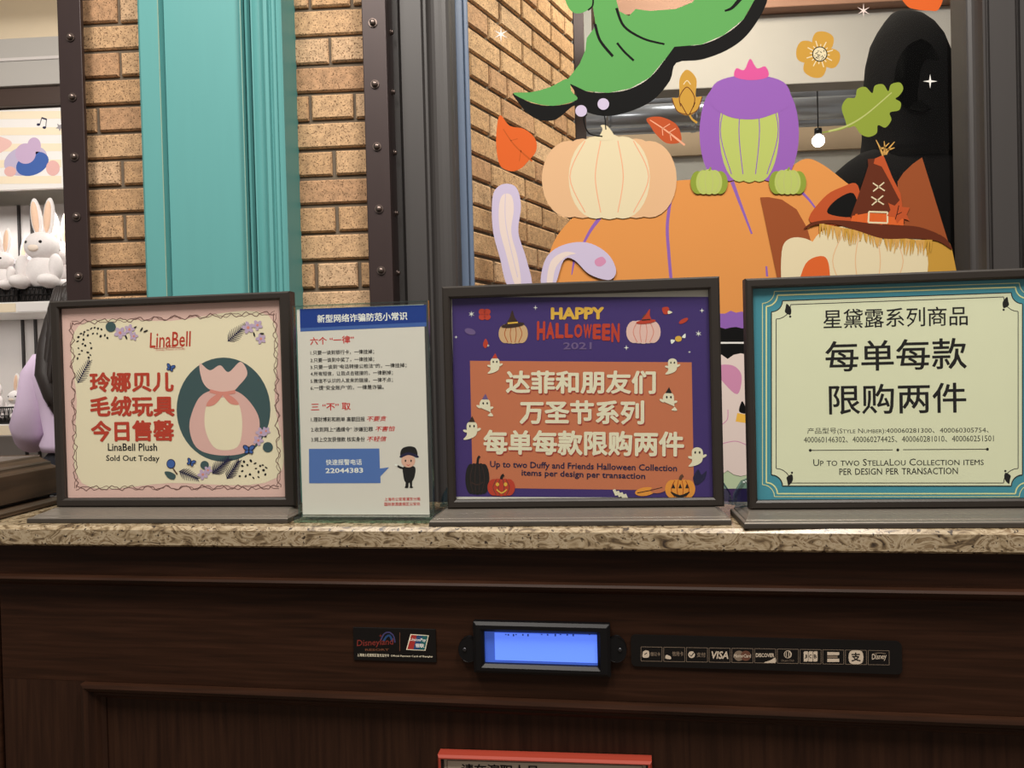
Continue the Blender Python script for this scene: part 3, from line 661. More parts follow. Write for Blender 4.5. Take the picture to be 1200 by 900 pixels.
A.poly([(351.3, 362.2), (499.7, 357.2), (499.8, 382.5), (352, 388.6)], 'ink_blue', 0); A.poly([(351.3, 362.2), (499.7, 357.2), (499.7, 377.5), (351.8, 384.5)], 'ink_deepblue', 1); A.text('新型网络诈骗防范小常识', 371.8, 378.5, 477.4, 375, 9.6, 'ink_white', 2, .02); A.put('header_band')
A.text('六个 “一律”', 363.5, 404.5, 415, 402, 9, 'ink_brightred', 1, .015); A.text('三 “不” 取', 364.6, 481.5, 411, 480.5, 8.6, 'ink_brightred', 1, .015)
for s_, xa, ya, xb_, yb in (('1.只要一谈到银行卡，一律挂掉；', 363.8, 416.5, 438.5, 415), ('2.只要一谈到中奖了，一律挂掉；', 363.8, 425.3, 438.5, 423.8), ('3.只要一谈到“电话转接公检法”的，一律挂掉；', 363.8, 433.4, 476.5, 431), ('4.所有短信，让我点击链接的，一律删掉；', 364, 441.2, 460.5, 439.6), ('5.微信不认识的人发来的链接，一律不点；', 364, 449.6, 460.5, 448), ('6.一提“安全账户”的，一律是诈骗。', 364, 457.6, 449.8, 456.3),
    ('1.理财博彩和刷单 高额回报', 364.5, 494.5, 427.6, 494), ('2.收到网上“通缉令” 涉嫌犯罪', 364.6, 506.3, 437, 505.8), ('3.网上交友获借款 核实身份', 364.8, 518, 427.6, 517.5)):
    A.text(s_, xa, ya, xb_, yb, 5.6, 'ink_black', 1, .012)
for s_, xa, ya, xb_ in (('不要贪', 430, 494, 453.5), ('不害怕', 440, 505.8, 463), ('不轻信', 430, 517.7, 453.5)): A.text(s_, xa, ya, xb_, ya-.5, 6.2, 'ink_brightred', 1, .012, shear=.25)
A.text('上海市公安局浦东分局', 450.5, 587.3, 492.5, 586.6, 4.1, 'ink_brightred', 1, .01); A.text('国际旅游度假区公安处', 450.5, 593, 492.5, 592.4, 4.1, 'ink_brightred', 1, .01); A.put('lettering')
A.poly([(362, 526), (444.6, 525.6), (445.2, 549), (456, 547.6), (445.8, 558.5), (446, 566.2), (362.3, 566.4)], 'ink_speech', 1); A.text('快速报警电话', 382, 545.2, 424.2, 544.8, 6.8, 'ink_white', 2, .012); A.text('22044383', 381.6, 554.5, 425.6, 554, 5.8, 'ink_white', 2, .02); A.put('speech_box')
# plain cartoon officer
A.sm([(473, 547), (486, 547), (486, 558), (482, 565), (475, 565), (472.5, 556)], 'ink_black', 2); A.line([(474, 549), (469.5, 548), (466, 546)], 2.4, 'ink_black', 2); A.ell(464.2, 544.8, 1.6, 1.2, 'ink_white', 3)
A.poly([(475.5, 564), (479, 564), (478.6, 571), (475, 571)], 'ink_black', 2); A.poly([(480, 564), (483, 564), (483, 571), (480.6, 571)], 'ink_black', 2); A.ell(476.4, 571, 2.2, 1, 'ink_black', 3); A.ell(482, 571, 2.2, 1, 'ink_black', 3)
A.ell(478.5, 540, 8.2, 7.8, 'ink_skin', 3); A.sm([(469.5, 534), (471, 526), (479, 523), (487, 525), (489, 534), (479, 531)], 'ink_black', 4); A.sm([(469, 534), (479, 530), (490, 534), (489, 536.4), (479, 533.2), (470, 536.4)], 'ink_navy', 5)
A.ell(475.2, 540, .9, 1.4, 'ink_black', 5); A.ell(481.8, 540, .9, 1.4, 'ink_black', 5); A.line([(476.6, 544.4), (478.5, 545.4), (480.4, 544.4)], .7, 'ink_brightred', 5); A.put('officer_motif')

# sign 3: purple poster
root, poster = framed_sign(FS3, 'purple framed poster with orange panel and Happy Halloween heading', ((521, 470), (680, 329.6), (846.5, 470), (680, 595)), ((530.6, 470), (680, 344), (834, 470), (680, 585)), (505, 855), ('left', 'right'), 'ink_paper')
A = Art(FS3, poster)
A.poly([(529.6, 348.4), (831.5, 347.8), (835.6, 583.4), (533.5, 582)], 'ink_purple', 0); A.poly([(550.7, 422.8), (810.5, 424.6), (813.3, 575), (554, 571.6)], 'ink_orange', 1); A.put('printed_ground')
A.text('HAPPY', 645.5, 374.6, 708, 374.2, 14.4, 'ink_gold', 3, .05)
for i, ch in enumerate('HALLOWEEN'):
    x = 629+i*10.9; t = (i-4)/4; A.text(ch, x, 400-4*(1-t*t)+1.2*t, x+9.8, 400.1-4*(1-t*t)+1.2*t, 21-6*(1-t*t)+1.5, 'ink_red', 3, .05)
A.put('heading'); A.text('2021', 660, 409.6, 693.4, 409.4, 8.4, 'ink_plum', 3, .02)
for s_, a in (('达菲和朋友们', (592.7, 461.2, 768.5, 461.8, 27)), ('万圣节系列', (609, 497, 755, 497.6, 28)), ('每单每款限购两件', (566.5, 532.4, 801.6, 535.2, 29))):
    xa, ya, xb_, yb, h = a; A.text(s_, xa+1.0, ya+1.4, xb_+1.0, yb+1.4, h, 'ink_shadow_red', 3, .032); A.text(s_, xa, ya, xb_, yb, h, 'ink_cream', 4, .032)
A.put('notice_lettering'); A.text('Up to two Duffy and Friends Halloween Collection', 574.2, 549.6, 793.3, 554.6, 9.6, 'ink_navy', 3, .02); A.put('notice_lettering'); A.text('items per design per transaction', 611.2, 559.4, 756, 563.6, 9.2, 'ink_navy', 3, .02); A.put('lettering')
def hat(A, x, y, s, m, lay=5, lean=0.0, band='ink_orange'):
    A.sm([(x-s*.55, y), (x-s*.25+lean*s*.5, y-s*.7), (x+lean*s, y-s*1.35), (x+s*.2+lean*s*.5, y-s*.7), (x+s*.55, y)], m, lay, 4); A.ell(x, y, s*1.05, s*.22, m, lay+.5, -.12); A.line([(x-s*.46, y-s*.16), (x+s*.46, y-s*.24)], s*.14, band, lay+1, False)
def gourd(A, x, y, rx, ry, m, mr, stem='ink_brown', lay=3):
    for k, dx in enumerate((-.55, .55, -.28, .28, 0)): A.ell(x+dx*rx, y, rx*.46, ry*(1-.12*abs(dx)), m, lay+.15*k, 0, 18)
    for dx in (-.52, -.18, .18, .52): A.line([(x+dx*rx*.7, y-ry*.86), (x+dx*rx*1.15, y), (x+dx*rx*.7, y+ry*.86)], rx*.05, mr, lay+1)
    A.line([(x, y-ry*.9), (x+rx*.06, y-ry*1.25), (x+rx*.2, y-ry*1.4)], rx*.2, stem, lay+1)
gourd(A, 601.5, 391, 17, 12, 'film_tan', 'film_vein'); hat(A, 601, 381, 13, 'ink_hat', 6, -.05, 'ink_gold'); A.put('hat_motif'); gourd(A, 754, 389, 20, 14, 'ink_blush', 'ink_rose'); hat(A, 757, 377, 11, 'ink_red', 6, .4, 'ink_hat'); A.put('hat_motif')
def ghost(A, x, y, s, d=1, hatm=None):
    A.sm([(x-s*.5, y-s*.7), (x, y-s*.95), (x+s*.5, y-s*.7), (x+s*.58, y), (x+s*.5-d*s*.1, y+s*.6), (x-d*s*.3, y+s*.95), (x-d*s*.9, y+s*1.0), (x-d*s*.55, y+s*.55), (x-s*.55, y)], 'ink_cream', 5, 4)
    A.ell(x+d*s*.7, y-s*.05, s*.3, s*.14, 'ink_cream', 5.4, -.5*d, 10); A.ell(x-d*s*.65, y+s*.1, s*.3, s*.14, 'ink_cream', 5.4, .3*d, 10)
    for q in (-.2, .24): A.ell(x+q*s, y-s*.42, s*.09, s*.14, 'ink_black', 6, 0, 8)
    if hatm: A.poly([(x-s*.35, y-s*.85), (x+s*.05, y-s*1.5), (x+s*.35, y-s*.85)], hatm, 6)
ghost(A, 580, 428, 9.5, 1, 'ink_red'); A.put('ghost_motif'); ghost(A, 568.5, 477, 10.5, -1, 'ink_plum'); A.put('ghost_motif'); ghost(A, 553, 504, 11, 1, 'ink_hat'); A.put('ghost_motif'); ghost(A, 788, 429, 9.5, 1); A.put('ghost_motif'); ghost(A, 783.5, 470, 11, -1, 'ink_black'); A.put('ghost_motif'); ghost(A, 817, 535, 11.5, 1); A.put('ghost_motif')
gourd(A, 559.5, 561, 14, 19, 'ink_black', 'ink_hat', 'ink_black', 4); A.put('pumpkin_motif'); gourd(A, 587.5, 571, 16, 10.5, 'ink_red', 'ink_brown', 'ink_black', 5)
for x in (583, 592.5): A.ell(x, 567.5, 2, 2.2, 'ink_gold', 7.2)
A.line([(582, 573.5), (588, 577.5), (594, 573.5)], 1.6, 'ink_gold', 7.2); A.line([(552, 565), (559, 568), (566, 565)], 1.4, 'ink_hat', 6.3)
A.put('pumpkin_motif'); gourd(A, 797, 573, 17.5, 11.5, 'ink_pumpkin', 'film_vein', 'ink_brown', 5)
for x in (789, 797, 805): A.poly([(x-2.2, 572), (x, 566.5), (x+2.2, 572)], 'ink_black', 7.2)
A.sm([(786, 576), (797, 580), (808, 576), (804, 581), (797, 583), (790, 581)], 'ink_black', 7.2)
A.put('pumpkin_motif'); A.ell(756, 576, 12, 5, 'ink_pumpkin', 4, -.15); A.ell(772, 573, 10, 4.6, 'ink_orange', 4.5, -.2); A.line([(747, 577.5), (762, 574.5), (776, 571)], .8, 'ink_hat', 6)
A.put('leaf_motif')
for i in range(4): A.poly([(718+i*4.2, 574+i*1.8), (721+i*4.2, 573+i*1.8), (724+i*4.2, 580+i*1.6), (721+i*4.2, 581+i*1.6)], 'ink_cream', 5)
A.put('candy_motif'); A.sm([(812, 560), (818, 550), (822, 556), (828, 552), (825, 562), (816, 568)], 'ink_navy', 4); A.put('leaf_motif')
for x, y, r, k in ((552.5, 368, 4, 6), (627.5, 360.5, 3, 4), (534.5, 395, 2.2, 4), (734, 407.5, 3.2, 4), (818.5, 391, 4, 6), (822.5, 364, 3, 4), (808, 412.5, 1.8, 4), (572, 405, 2, 4)): A.star(x, y, r, 'ink_white', 3, k, .25); A.put('star_motif')
for i in range(4):
    a = .78+i*math.pi/2; A.ell(568+4.2*math.cos(a), 368.5+4.2*math.sin(a), 4, 3.6, 'ink_red', 3)
A.put('flower_motif'); A.ell(551, 388.5, 6.5, 3.6, 'ink_plum', 3, .3); A.put('leaf_motif'); A.sm([(566, 404), (569, 397), (572, 403), (569, 408)], 'ink_red', 3); A.put('candy_motif'); A.sm([(776, 361), (783, 360), (784, 367), (778, 368)], 'ink_red', 3); A.sm([(783, 364), (788, 366), (783, 368)], 'ink_cream', 4); A.put('candy_motif'); A.ell(801, 376, 6, 2.4, 'ink_red', 3, -.5)
A.put('leaf_motif'); A.ell(795, 397, 4, 3.4, 'ink_gold', 3); A.sm([(791, 399), (786, 398), (787, 403)], 'ink_white', 3.5); A.sm([(799, 395), (803, 391), (803, 396)], 'ink_white', 3.5); A.put('candy_motif')

# sign 4: cream notice with teal border
root, poster = framed_sign(FS4, 'largest framed notice with teal border and black lettering on cream paper', ((876.5, 470), (1030, 320.4), (1224, 470), (1030, 596.6)), ((885.6, 470), (1030, 332), (1213, 470), (1030, 586)), (869, 1240), ('left',), 'ink_teal')
A = Art(FS4, poster)
def notch(l, t, r, b, n, sl=0.0):
    """rectangle with scooped corners; the top edge rises by sl towards the right"""
    T = lambda x: t - sl*(x-l)/(r-l); P = []
    for cx, cy, a0 in ((l, T(l), 90), (r, T(r), 180), (r, b, 270), (l, b, 0)):
        for i in range(7):
            a = R(a0 - 15*i); P.append((cx+n*math.cos(a), cy+n*math.sin(a)))
    return P
def ring(P, wd, m, lay): A.path(P+P[:1], wd, m, lay)
L = (notch(898, 346, 1203, 578.5, 13, 9.5)); ring(notch(893.5, 341.5, 1208.5, 582, 14, 9.8), .9, 'ink_paleyellow', 1); ring(L, 1.6, 'ink_paleyellow', 1)
C = notch(904, 352.5, 1198, 569.5, 13, 9.5); A.poly(C, 'ink_sage', 1.5); ring(C, 1.1, 'ink_black', 2); ring(notch(909.5, 357, 1193, 566, 17, 9), .9, 'ink_black', 2); A.put('printed_border')
for x, y, sx, sy in ((924, 366, -1, 1), (1178, 358, 1, 1), (926, 559, -1, -1), (1180, 557, 1, -1)):
    A.sm([(x+sx*2, y-sy*10), (x+sx*-3, y-sy*4), (x-sx*2, y+sy*3), (x+sx*4, y+sy*0), (x+sx*3.5, y-sy*5)], 'ink_black', 2); A.ell(x-sx*2, y+sy*5, 1.3, 1.3, 'ink_black', 2); A.put('leaf_ornament')
A.text('星黛露系列商品', 964.7, 385.4, 1134, 381.4, 22.5, 'ink_black', 2, .006); A.put('heading'); A.text('每单每款', 967.5, 436, 1133, 432, 36, 'ink_black', 2, .010); A.text('限购两件', 971.6, 486, 1132.5, 483.4, 35, 'ink_black', 2, .010)
A.put('notice_lettering'); A.text('产品型号(Style Number):400060281300、400060305754、', 946, 509.6, 1158.6, 508.4, 8.2, 'ink_black', 2, 0, True); A.put('notice_lettering'); A.text('400060146302、400060274425、400060281010、400060251501', 942, 519.2, 1164.5, 517.6, 7.2, 'ink_black', 2)
A.line([(949.5, 527.8), (1046, 527.2)], .9, 'ink_black', 2, False); A.line([(1058, 527), (1157, 526.4)], .9, 'ink_black', 2, False)
for x, y in ((949.5, 527.8), (1052, 527.2), (1157, 526.4)): A.ell(x, y, 1.7, 1.7, 'ink_black', 2.5)
A.put('notice_lettering'); A.text('Up to two StellaLou Collection items', 953, 546.2, 1152.8, 545, 8, 'ink_black', 2, .004, True); A.put('notice_lettering'); A.text('per design per transaction', 983.6, 556.6, 1122.5, 555.6, 7.6, 'ink_black', 2, .004, True); A.put('lettering')

# ------------------------------------------------------------------ things fixed on the counter front
YC = YF-.002                                                   # the face of the fascia board
mat('lcd_blue', (92, 130, 250), .3, emis=1.0, amt=.0); mat('lcd_edge', (60, 92, 190), .3, emis=.55, amt=.0); mat('screw', (70, 70, 74), .3, .8)
mat('red_frame', (150, 56, 40), .45); mat('dim_paper', (196, 182, 164), .6); mat('strip_ink', (196, 180, 160), .5); mat('strip_dim', (120, 104, 88), .5)
lcd = empty('customer_display', 'small lit blue screen in a black eared bezel on the counter front', 'display', FC, (FC.pix(634, 762, YC)[0], YC, FC.pix(634, 795, YC)[1]))
c = loc2 = FC.M.inverted() @ lcd.matrix_world.translation
class Sub:                                                     # a frame whose origin sits at a thing's base, for its parts
    def __init__(s, F, c): s.F, s.c = F, Vector(c)
    def pix(s, px, py, y=0.0):
        x, z = s.F.pix(px, py, y+s.c.y); return x-s.c.x, z-s.c.z
S = Sub(FC, c)
def rect(S, l, t, r, b, y): 
    x0, z1 = S.pix(l, t, y); x1, z0 = S.pix(r, b, y); return x0, x1, z0, z1
x0, x1, z0, z1 = rect(S, 553.5, 729, 716, 794.5, -.012); i0, i1, j0, j1 = rect(S, 566.5, 740.5, 700.5, 782.5, -.010)
mb = MB(); O = [(x0, z0), (x1, z0), (x1, z1), (x0, z1)]; I = [(i0, j0), (i1, j0), (i1, j1), (i0, j1)]; k = .004
loops = [[(a, -.0002, b) for a, b in O], [(a, -.009, b) for a, b in O], [(a+sx*k, -.012, b+sz*k) for (a, b), (sx, sz) in zip(O, ((1, 1), (-1, 1), (-1, -1), (1, -1)))], [(a+sx*-k, -.012, b+sz*-k) for (a, b), (sx, sz) in zip(I, ((1, 1), (-1, 1), (-1, -1), (1, -1)))], [(a, -.008, b) for a, b in I], [(a, -.001, b) for a, b in I]]
for A_, B_ in zip(loops, loops[1:]): mb.add(A_+B_, [(i, (i+1) % 4, 4+(i+1) % 4, 4+i) for i in range(4)], 'black_plastic')
mb.build('bezel', parent=lcd, bevel=.0008)
mb = MB(); mb.box(i0, i1, -.0022, -.0008, j0, j1, 'lcd_edge'); scn = mb.build('screen', parent=lcd)
q = rect(S, 579.5, 741, 700.5, 777, -.0024); mb = MB(); mb.box(q[0], q[1]-.0003, -.0027, -.0023, q[2], q[3]-.0003, 'lcd_blue'); mb.build('lit_area', parent=scn)
P = Print(S, -.0029, step=.0001)
for i, px in enumerate((592, 595, 601, 604, 612, 618, 634, 641, 650, 656, 664, 671, 690)): P.poly([(px, 743), (px+1.6, 743), (px+1.6, 744.2+(i % 3)*.7), (px, 744.2+(i % 3)*.7)], 'ink_blue', 1)
P.build('screen_text', parent=scn)
for px, s_ in ((549, -1), (722, 1)):
    ex, ez = S.pix(px, 761, -.006); mb = MB(); n = 24
    mb.prism([(ex+.0135*math.cos(2*math.pi*i/n), ez+.0165*math.sin(2*math.pi*i/n)) for i in range(n)], 'y', -.007, -.0003, 'black_plastic'); e_ = mb.build('mounting_ear', parent=lcd, bevel=.0012)
    mb = MB(); mb.tube([(ex+s_*.005, -.0072, ez), (ex+s_*.005, -.0084, ez), (ex+s_*.005, -.0088, ez)], [.0028, .0026, .001], 'screw', 14); mb.build('screw', parent=e_)

card = empty('payment_card_sign', 'small black card with red and blue logos left of the lit screen', 'sign', FC, (FC.pix(462, 755, YC)[0], YC, FC.pix(462, 776, YC)[1]))
S = Sub(FC, FC.M.inverted() @ card.matrix_world.translation)
x0, x1, z0, z1 = rect(S, 413.5, 735, 511.5, 776.5, -.002); mb = MB(); mb.box(x0, x1, -.002, -.0001, z0, z1, 'black_card'); pl = mb.build('card', parent=card, bevel=.0006)
mat('logo_red', (120, 40, 32), .5); mat('logo_orange', (112, 66, 44), .5); mat('logo_violet', (62, 58, 104), .5); mat('pay_red', (160, 42, 38), .5); mat('pay_blue', (30, 66, 112), .5); mat('pay_green', (22, 90, 92), .5)
P = Print(S, -.0022, step=.00006)
P.text('Disneyland', 418.5, 759.5, 462, 757.5, 9.5, 'logo_red', 2, .01, shear=.15); P.text('RESORT', 428, 762.8, 456, 762.6, 2.6, 'logo_orange', 2, .02)
P.path(smooth([(446, 751), (450, 743), (456, 741), (461, 745), (463, 753)], 6, False), 1.6, 'logo_violet', 1); P.path(smooth([(449, 752), (453, 746), (457, 745), (460, 752)], 6, False), 2.4, 'pay_blue', 1); P.star(446, 745, 2.4, 'logo_red', 2, 4); P.line([(468.5, 741), (468.5, 763)], .6, 'logo_orange', 1, False)
P.poly([(481, 743), (502.5, 744.5), (498.5, 762.5), (476, 761.5)], 'ink_cream', 1); P.poly([(482, 744), (489, 744.5), (485, 761), (477.3, 760.7)], 'pay_red', 2); P.poly([(488.5, 744.4), (495.5, 744.9), (491.5, 761.3), (484.5, 761)], 'pay_blue', 2.5); P.poly([(495, 744.8), (501.4, 745.2), (497.6, 761.6), (491, 761.3)], 'pay_green', 3)
P.text('UnionPay', 480.5, 752, 499.5, 752.6, 4.4, 'ink_white', 4, .01, shear=.2); P.text('银联', 487, 758.6, 497, 759, 4.6, 'ink_white', 4, .02)
P.text('上海迪士尼度假区官方支付卡', 418.6, 769.2, 456, 770, 3.6, 'ink_cream', 1, .01); P.text('Official Payment Card of Shanghai', 458, 770, 507, 771, 2.6, 'ink_cream', 1, .01); P.build('card_print', parent=pl)

strip = empty('payment_logo_strip', 'long black plate with a row of card payment logos right of the lit screen', 'sign', FC, (FC.pix(898, 768, YC)[0], YC, FC.pix(898, 792, YC)[1]))
S = Sub(FC, FC.M.inverted() @ strip.matrix_world.translation)
x0, x1, z0, z1 = rect(S, 739, 744, 1057.5, 790.5, -.003); r_ = .006; pts = []
for cx, cz, a0 in ((x1-r_, z1-r_, 0), (x0+r_, z1-r_, 90), (x0+r_, z0+r_, 180), (x1-r_, z0+r_, 270)):
    pts += [(cx+r_*math.cos(R(a0+18*i)), cz+r_*math.sin(R(a0+18*i))) for i in range(6)]
mb = MB(); mb.prism(pts, 'y', -.003, -.0001, 'black_card'); pl = mb.build('plate', parent=strip, bevel=.0008)
P = Print(S, -.0032, step=.00006)
for i in range(11):
    l = 751.2+i*26.62; dy = i*.42; t, b = 758+dy, 774.6+dy; r = l+24.6; A_ = lambda x, y: (l+x, t+y); cx, cy = (l+r)/2, (t+b)/2
    for q in ([(l, t), (r, t+.4)], [(l, b), (r, b+.4)], [(l, t), (l, b)], [(r, t+.4), (r, b+.4)]): P.line(q, .55, 'strip_dim', 1, False)
    if i == 0: P.sm([A_(3, 5), A_(9, 5), A_(9, 12), A_(2, 12)], 'strip_ink', 1); P.line([A_(4, 9), A_(7, 7)], 1, 'black_card', 2, False); P.text('借记卡', l+11, cy+2.4, r-2, cy+2.6, 4.6, 'strip_dim', 1, .02)
    if i == 1: P.sm([A_(3, 9), A_(8, 11), A_(8, 14), A_(2, 13)], 'strip_ink', 1); P.text('信用卡', l+10, cy+2, r-1.5, cy+2.2, 5.4, 'strip_dim', 1, .02)
    if i == 2: P.ell(l+6, cy, 4, 4, 'strip_ink', 1); P.line([(l+3.6, cy), (l+5.5, cy+1.8), (l+9, cy-2.4)], 1.1, 'black_card', 2, False); P.text('支付', l+12, cy+3, r-2, cy+3, 5.6, 'strip_dim', 1, .02)
    if i == 3: P.text('VISA', l+3, cy+4.4, r-2, cy+4.8, 9, 'strip_ink', 1, .03, shear=.22)
    if i == 4: P.ell(cx-4, cy+.5, 6, 6, 'strip_dim', 1); P.ell(cx+4, cy+.5, 6, 6, 'ink_brown', 1.5); P.text('MasterCard', l+2, cy+2.4, r-2, cy+2.6, 4, 'strip_ink', 3, .02, shear=.2)
    if i == 5: P.text('DISCOVER', l+1.5, cy+1.6, r-1.5, cy+1.8, 4.6, 'strip_ink', 1, .03); P.sm([(l+11, b-.2), (r-6, b-3), (r-.4, b-6), (r-.4, b)], 'strip_ink', 1)
    if i == 6: P.ell(cx, cy-2, 4.6, 4.6, 'strip_ink', 1); P.ell(cx-.4, cy-2, 3.4, 3.8, 'black_card', 2); P.line([(cx-1.8, cy-5), (cx-1.8, cy+1)], .8, 'strip_ink', 3, False); P.line([(cx+1, cy-5), (cx+1, cy+1)], .8, 'strip_ink', 3, False); P.text('Diners Club', l+5, cy+6.4, r-5, cy+6.4, 2.4, 'strip_dim', 1)
    if i == 7:
        for k, ch in enumerate('JCB'): P.poly([(cx-8+k*5.6, cy-5), (cx-7+k*5.6, cy-6), (cx-3+k*5.6, cy-6), (cx-3+k*5.6, cy+5), (cx-4+k*5.6, cy+6), (cx-8+k*5.6, cy+6)], 'strip_ink', 1); P.text(ch, cx-7.2+k*5.6, cy+2.2, cx-4+k*5.6, cy+2.2, 4.4, 'black_card', 2, .02)
    if i == 8: P.poly([(cx-7, cy-5.6), (cx+7, cy-5.4), (cx+7, cy-2), (cx-7, cy-2)], 'strip_ink', 1); P.poly([(cx-7, cy-1.2), (cx+5, cy-1.2), (cx+5, cy+1.4), (cx-7, cy+1.4)], 'strip_dim', 1); P.poly([(cx-7, cy+2.2), (cx+7, cy+2.2), (cx+7, cy+6), (cx-7, cy+6)], 'strip_ink', 1)
    if i == 9: P.sm([(cx-7, cy-6.6), (cx+7, cy-6.6), (cx+7, cy+6.8), (cx-7, cy+6.8)], 'strip_ink', 1, 4); P.text('支', cx-5.4, cy+5, cx+5.6, cy+5, 10.5, 'black_card', 2, .03)
    if i == 10: P.text('Disney', l+4.5, cy+4.4, r-2.5, cy+3.6, 8.4, 'strip_ink', 1, .01, shear=.2); P.line([(l+5, cy-4), (cx, cy-5.4), (r-4, cy-4.6)], .8, 'strip_dim', 1)
P.build('plate_print', parent=pl)

notice = empty('framed_notice', 'red framed cream notice hung low on the wooden counter front', 'sign', FC, (FC.pix(638, 884, .0)[0], YC+.0, FC.pix(638, 884, .0)[1]-.18))
S = Sub(FC, FC.M.inverted() @ notice.matrix_world.translation)
xa, za = S.pix(512, 886, -.012); xb_, zb_ = S.pix(764, 894, -.012); xa2, za2 = S.pix(519.5, 890, -.008); xb2, zb2 = S.pix(757, 897, -.008); dz = -.21
mb = MB(); O = [(xa, za+dz), (xb_, zb_+dz), (xb_, zb_), (xa, za)]; I = [(xa2, za2+dz+.02), (xb2, zb2+dz+.02), (xb2, zb2), (xa2, za2)]
sg = ((1, 1), (-1, 1), (-1, -1), (1, -1)); k = .0022
loops = [[(a, .008, b) for a, b in O], [(a, -.008, b) for a, b in O], [(a+sx*k, -.012, b+sz*k) for (a, b), (sx, sz) in zip(O, sg)], [(a-sx*k*1.2, -.012, b-sz*k*1.2) for (a, b), (sx, sz) in zip(I, sg)]]
for A_, B_ in zip(loops, loops[1:]): mb.add(A_+B_, [(i, (i+1) % 4, 4+(i+1) % 4, 4+i) for i in range(4)], 'red_frame')
mb.build('frame', parent=notice)
mb = MB()
for A_, B_ in (([(a-sx*k*1.2, -.012, b-sz*k*1.2) for (a, b), (sx, sz) in zip(I, sg)], [(a, -.008, b) for a, b in I]), ([(a, -.008, b) for a, b in I], [(a, -.004, b) for a, b in I])): mb.add(A_+B_, [(i, (i+1) % 4, 4+(i+1) % 4, 4+i) for i in range(4)], 'black_plastic')
mb.build('slip', parent=notice)
mb = MB(); mb.hexa([(a, -.004, b) for a, b in I], [(a, -.002, b) for a, b in I], 'dim_paper'); pp = mb.build('paper', parent=notice)
P = Print(S, -.0042, step=.0001); P.text('请在演职人员', 541, 908, 632, 910, 13, 'ink_black', 1, .02); P.path([(524, 960), (524, 891), (753, 897.5), (753, 960)], .7, 'ink_brown', 1); P.build('lettering', parent=pp)

# ------------------------------------------------------------------ printed film decals on the window pane
YG = .0778                                                     # just in front of the pane (wall frame)
Z5 = lambda pts: [(550+a/2.646, b/2.646) for a, b in pts]
Z6 = lambda pts: [(850+a/2.729, b/2.729) for a, b in pts]
Z7 = lambda pts: [(720+a/2.857, 120+b/2.857) for a, b in pts]
def decal(name, label, fn, cat='window decal', y=0.0, group=None):
    P = Print(FW, YG-y, step=.00012); fn(P); o = P.build(name, frame=FW, recenter=True)
    return tag(o, label, cat, {'gourd_decal': 'gourd decals on the window', 'leaf_decal': 'leaf decals on the window', 'star_decal': 'star decals on the window', 'flower_decal': 'flower decals on the window'}.get(name))
def d_pumpkin(P):
    P.sm([(632, 420), (634, 330), (642, 302), (656, 272), (690, 240), (735, 222), (790, 212), (850, 209), (900, 208), (925, 196), (945, 186), (966, 194), (1000, 220), (1060, 262), (1105, 312), (1116, 420)], 'film_orange', 0)
    for q, wd in ((((703, 255), (692, 270), (683, 287)), (4.5, 2.5)), (((786, 232), (782, 265), (784, 300), (788, 345)), 3.6), (((858, 213), (868, 240), (881, 274)), (4.5, 2)), (((936, 222), (948, 234), (960, 250)), (3.6, 1.6)), (((673, 304), (670, 322)), (3, 1)), (((898, 312), (899, 324)), (2, 2.6))): P.line(list(q), wd, 'film_violet', 1)
decal('pumpkin_decal', 'huge orange pumpkin decal with purple rib lines on the window', d_pumpkin)
def d_band(P):
    def rag(x0, x1, y, n, s): return [(x0+(x1-x0)*i/n, y+random.uniform(-s, s)) for i in range(n+1)]
    t = rag(556, 1131, 366, 90, 2); P.poly(t+[(1131, 620), (556, 620)], 'film_violet', 1.5)
    P.poly(rag(556, 1131, 383.5, 90, 2)+[(1131, 620), (556, 620)], 'film_black', 2); P.poly([(556, 401.5), (1131, 400), (1131, 402), (556, 403.6)], 'film_white', 2.5); P.poly([(556, 572), (1131, 566), (1131, 640), (556, 640)], 'film_plum', 2.6); P.poly([(740, 548), (985, 546), (985, 571), (740, 574)], 'film_sage', 3)
decal('banner_decal', 'black and violet ragged banner decal low on the window behind the signs', d_band, y=.001)
def d_low(P):
    for k, (dx, rx) in enumerate(((-30, 50), (30, 46), (0, 44))): P.ell(838+dx, 486, rx*.8, 72, 'film_blush', .2+.2*k)
    P.sm([(838, 430), (858, 428), (869, 440), (864, 462), (846, 446)], 'film_rose', 1); P.line([(842, 500), (852, 492), (853, 480)], 1, 'film_rose', 1); P.line([(846, 520), (862, 517), (876, 522)], 1, 'film_rose', 1); P.poly([(864, 484), (876, 486), (876, 496), (862, 494)], 'ink_gold', 1); P.sm([(866, 482), (870, 470), (875, 484)], 'film_black', 1)
decal('gourd_decal', 'pale pink gourd decal seen in the gap between the purple and teal signs', d_low, y=.0025)
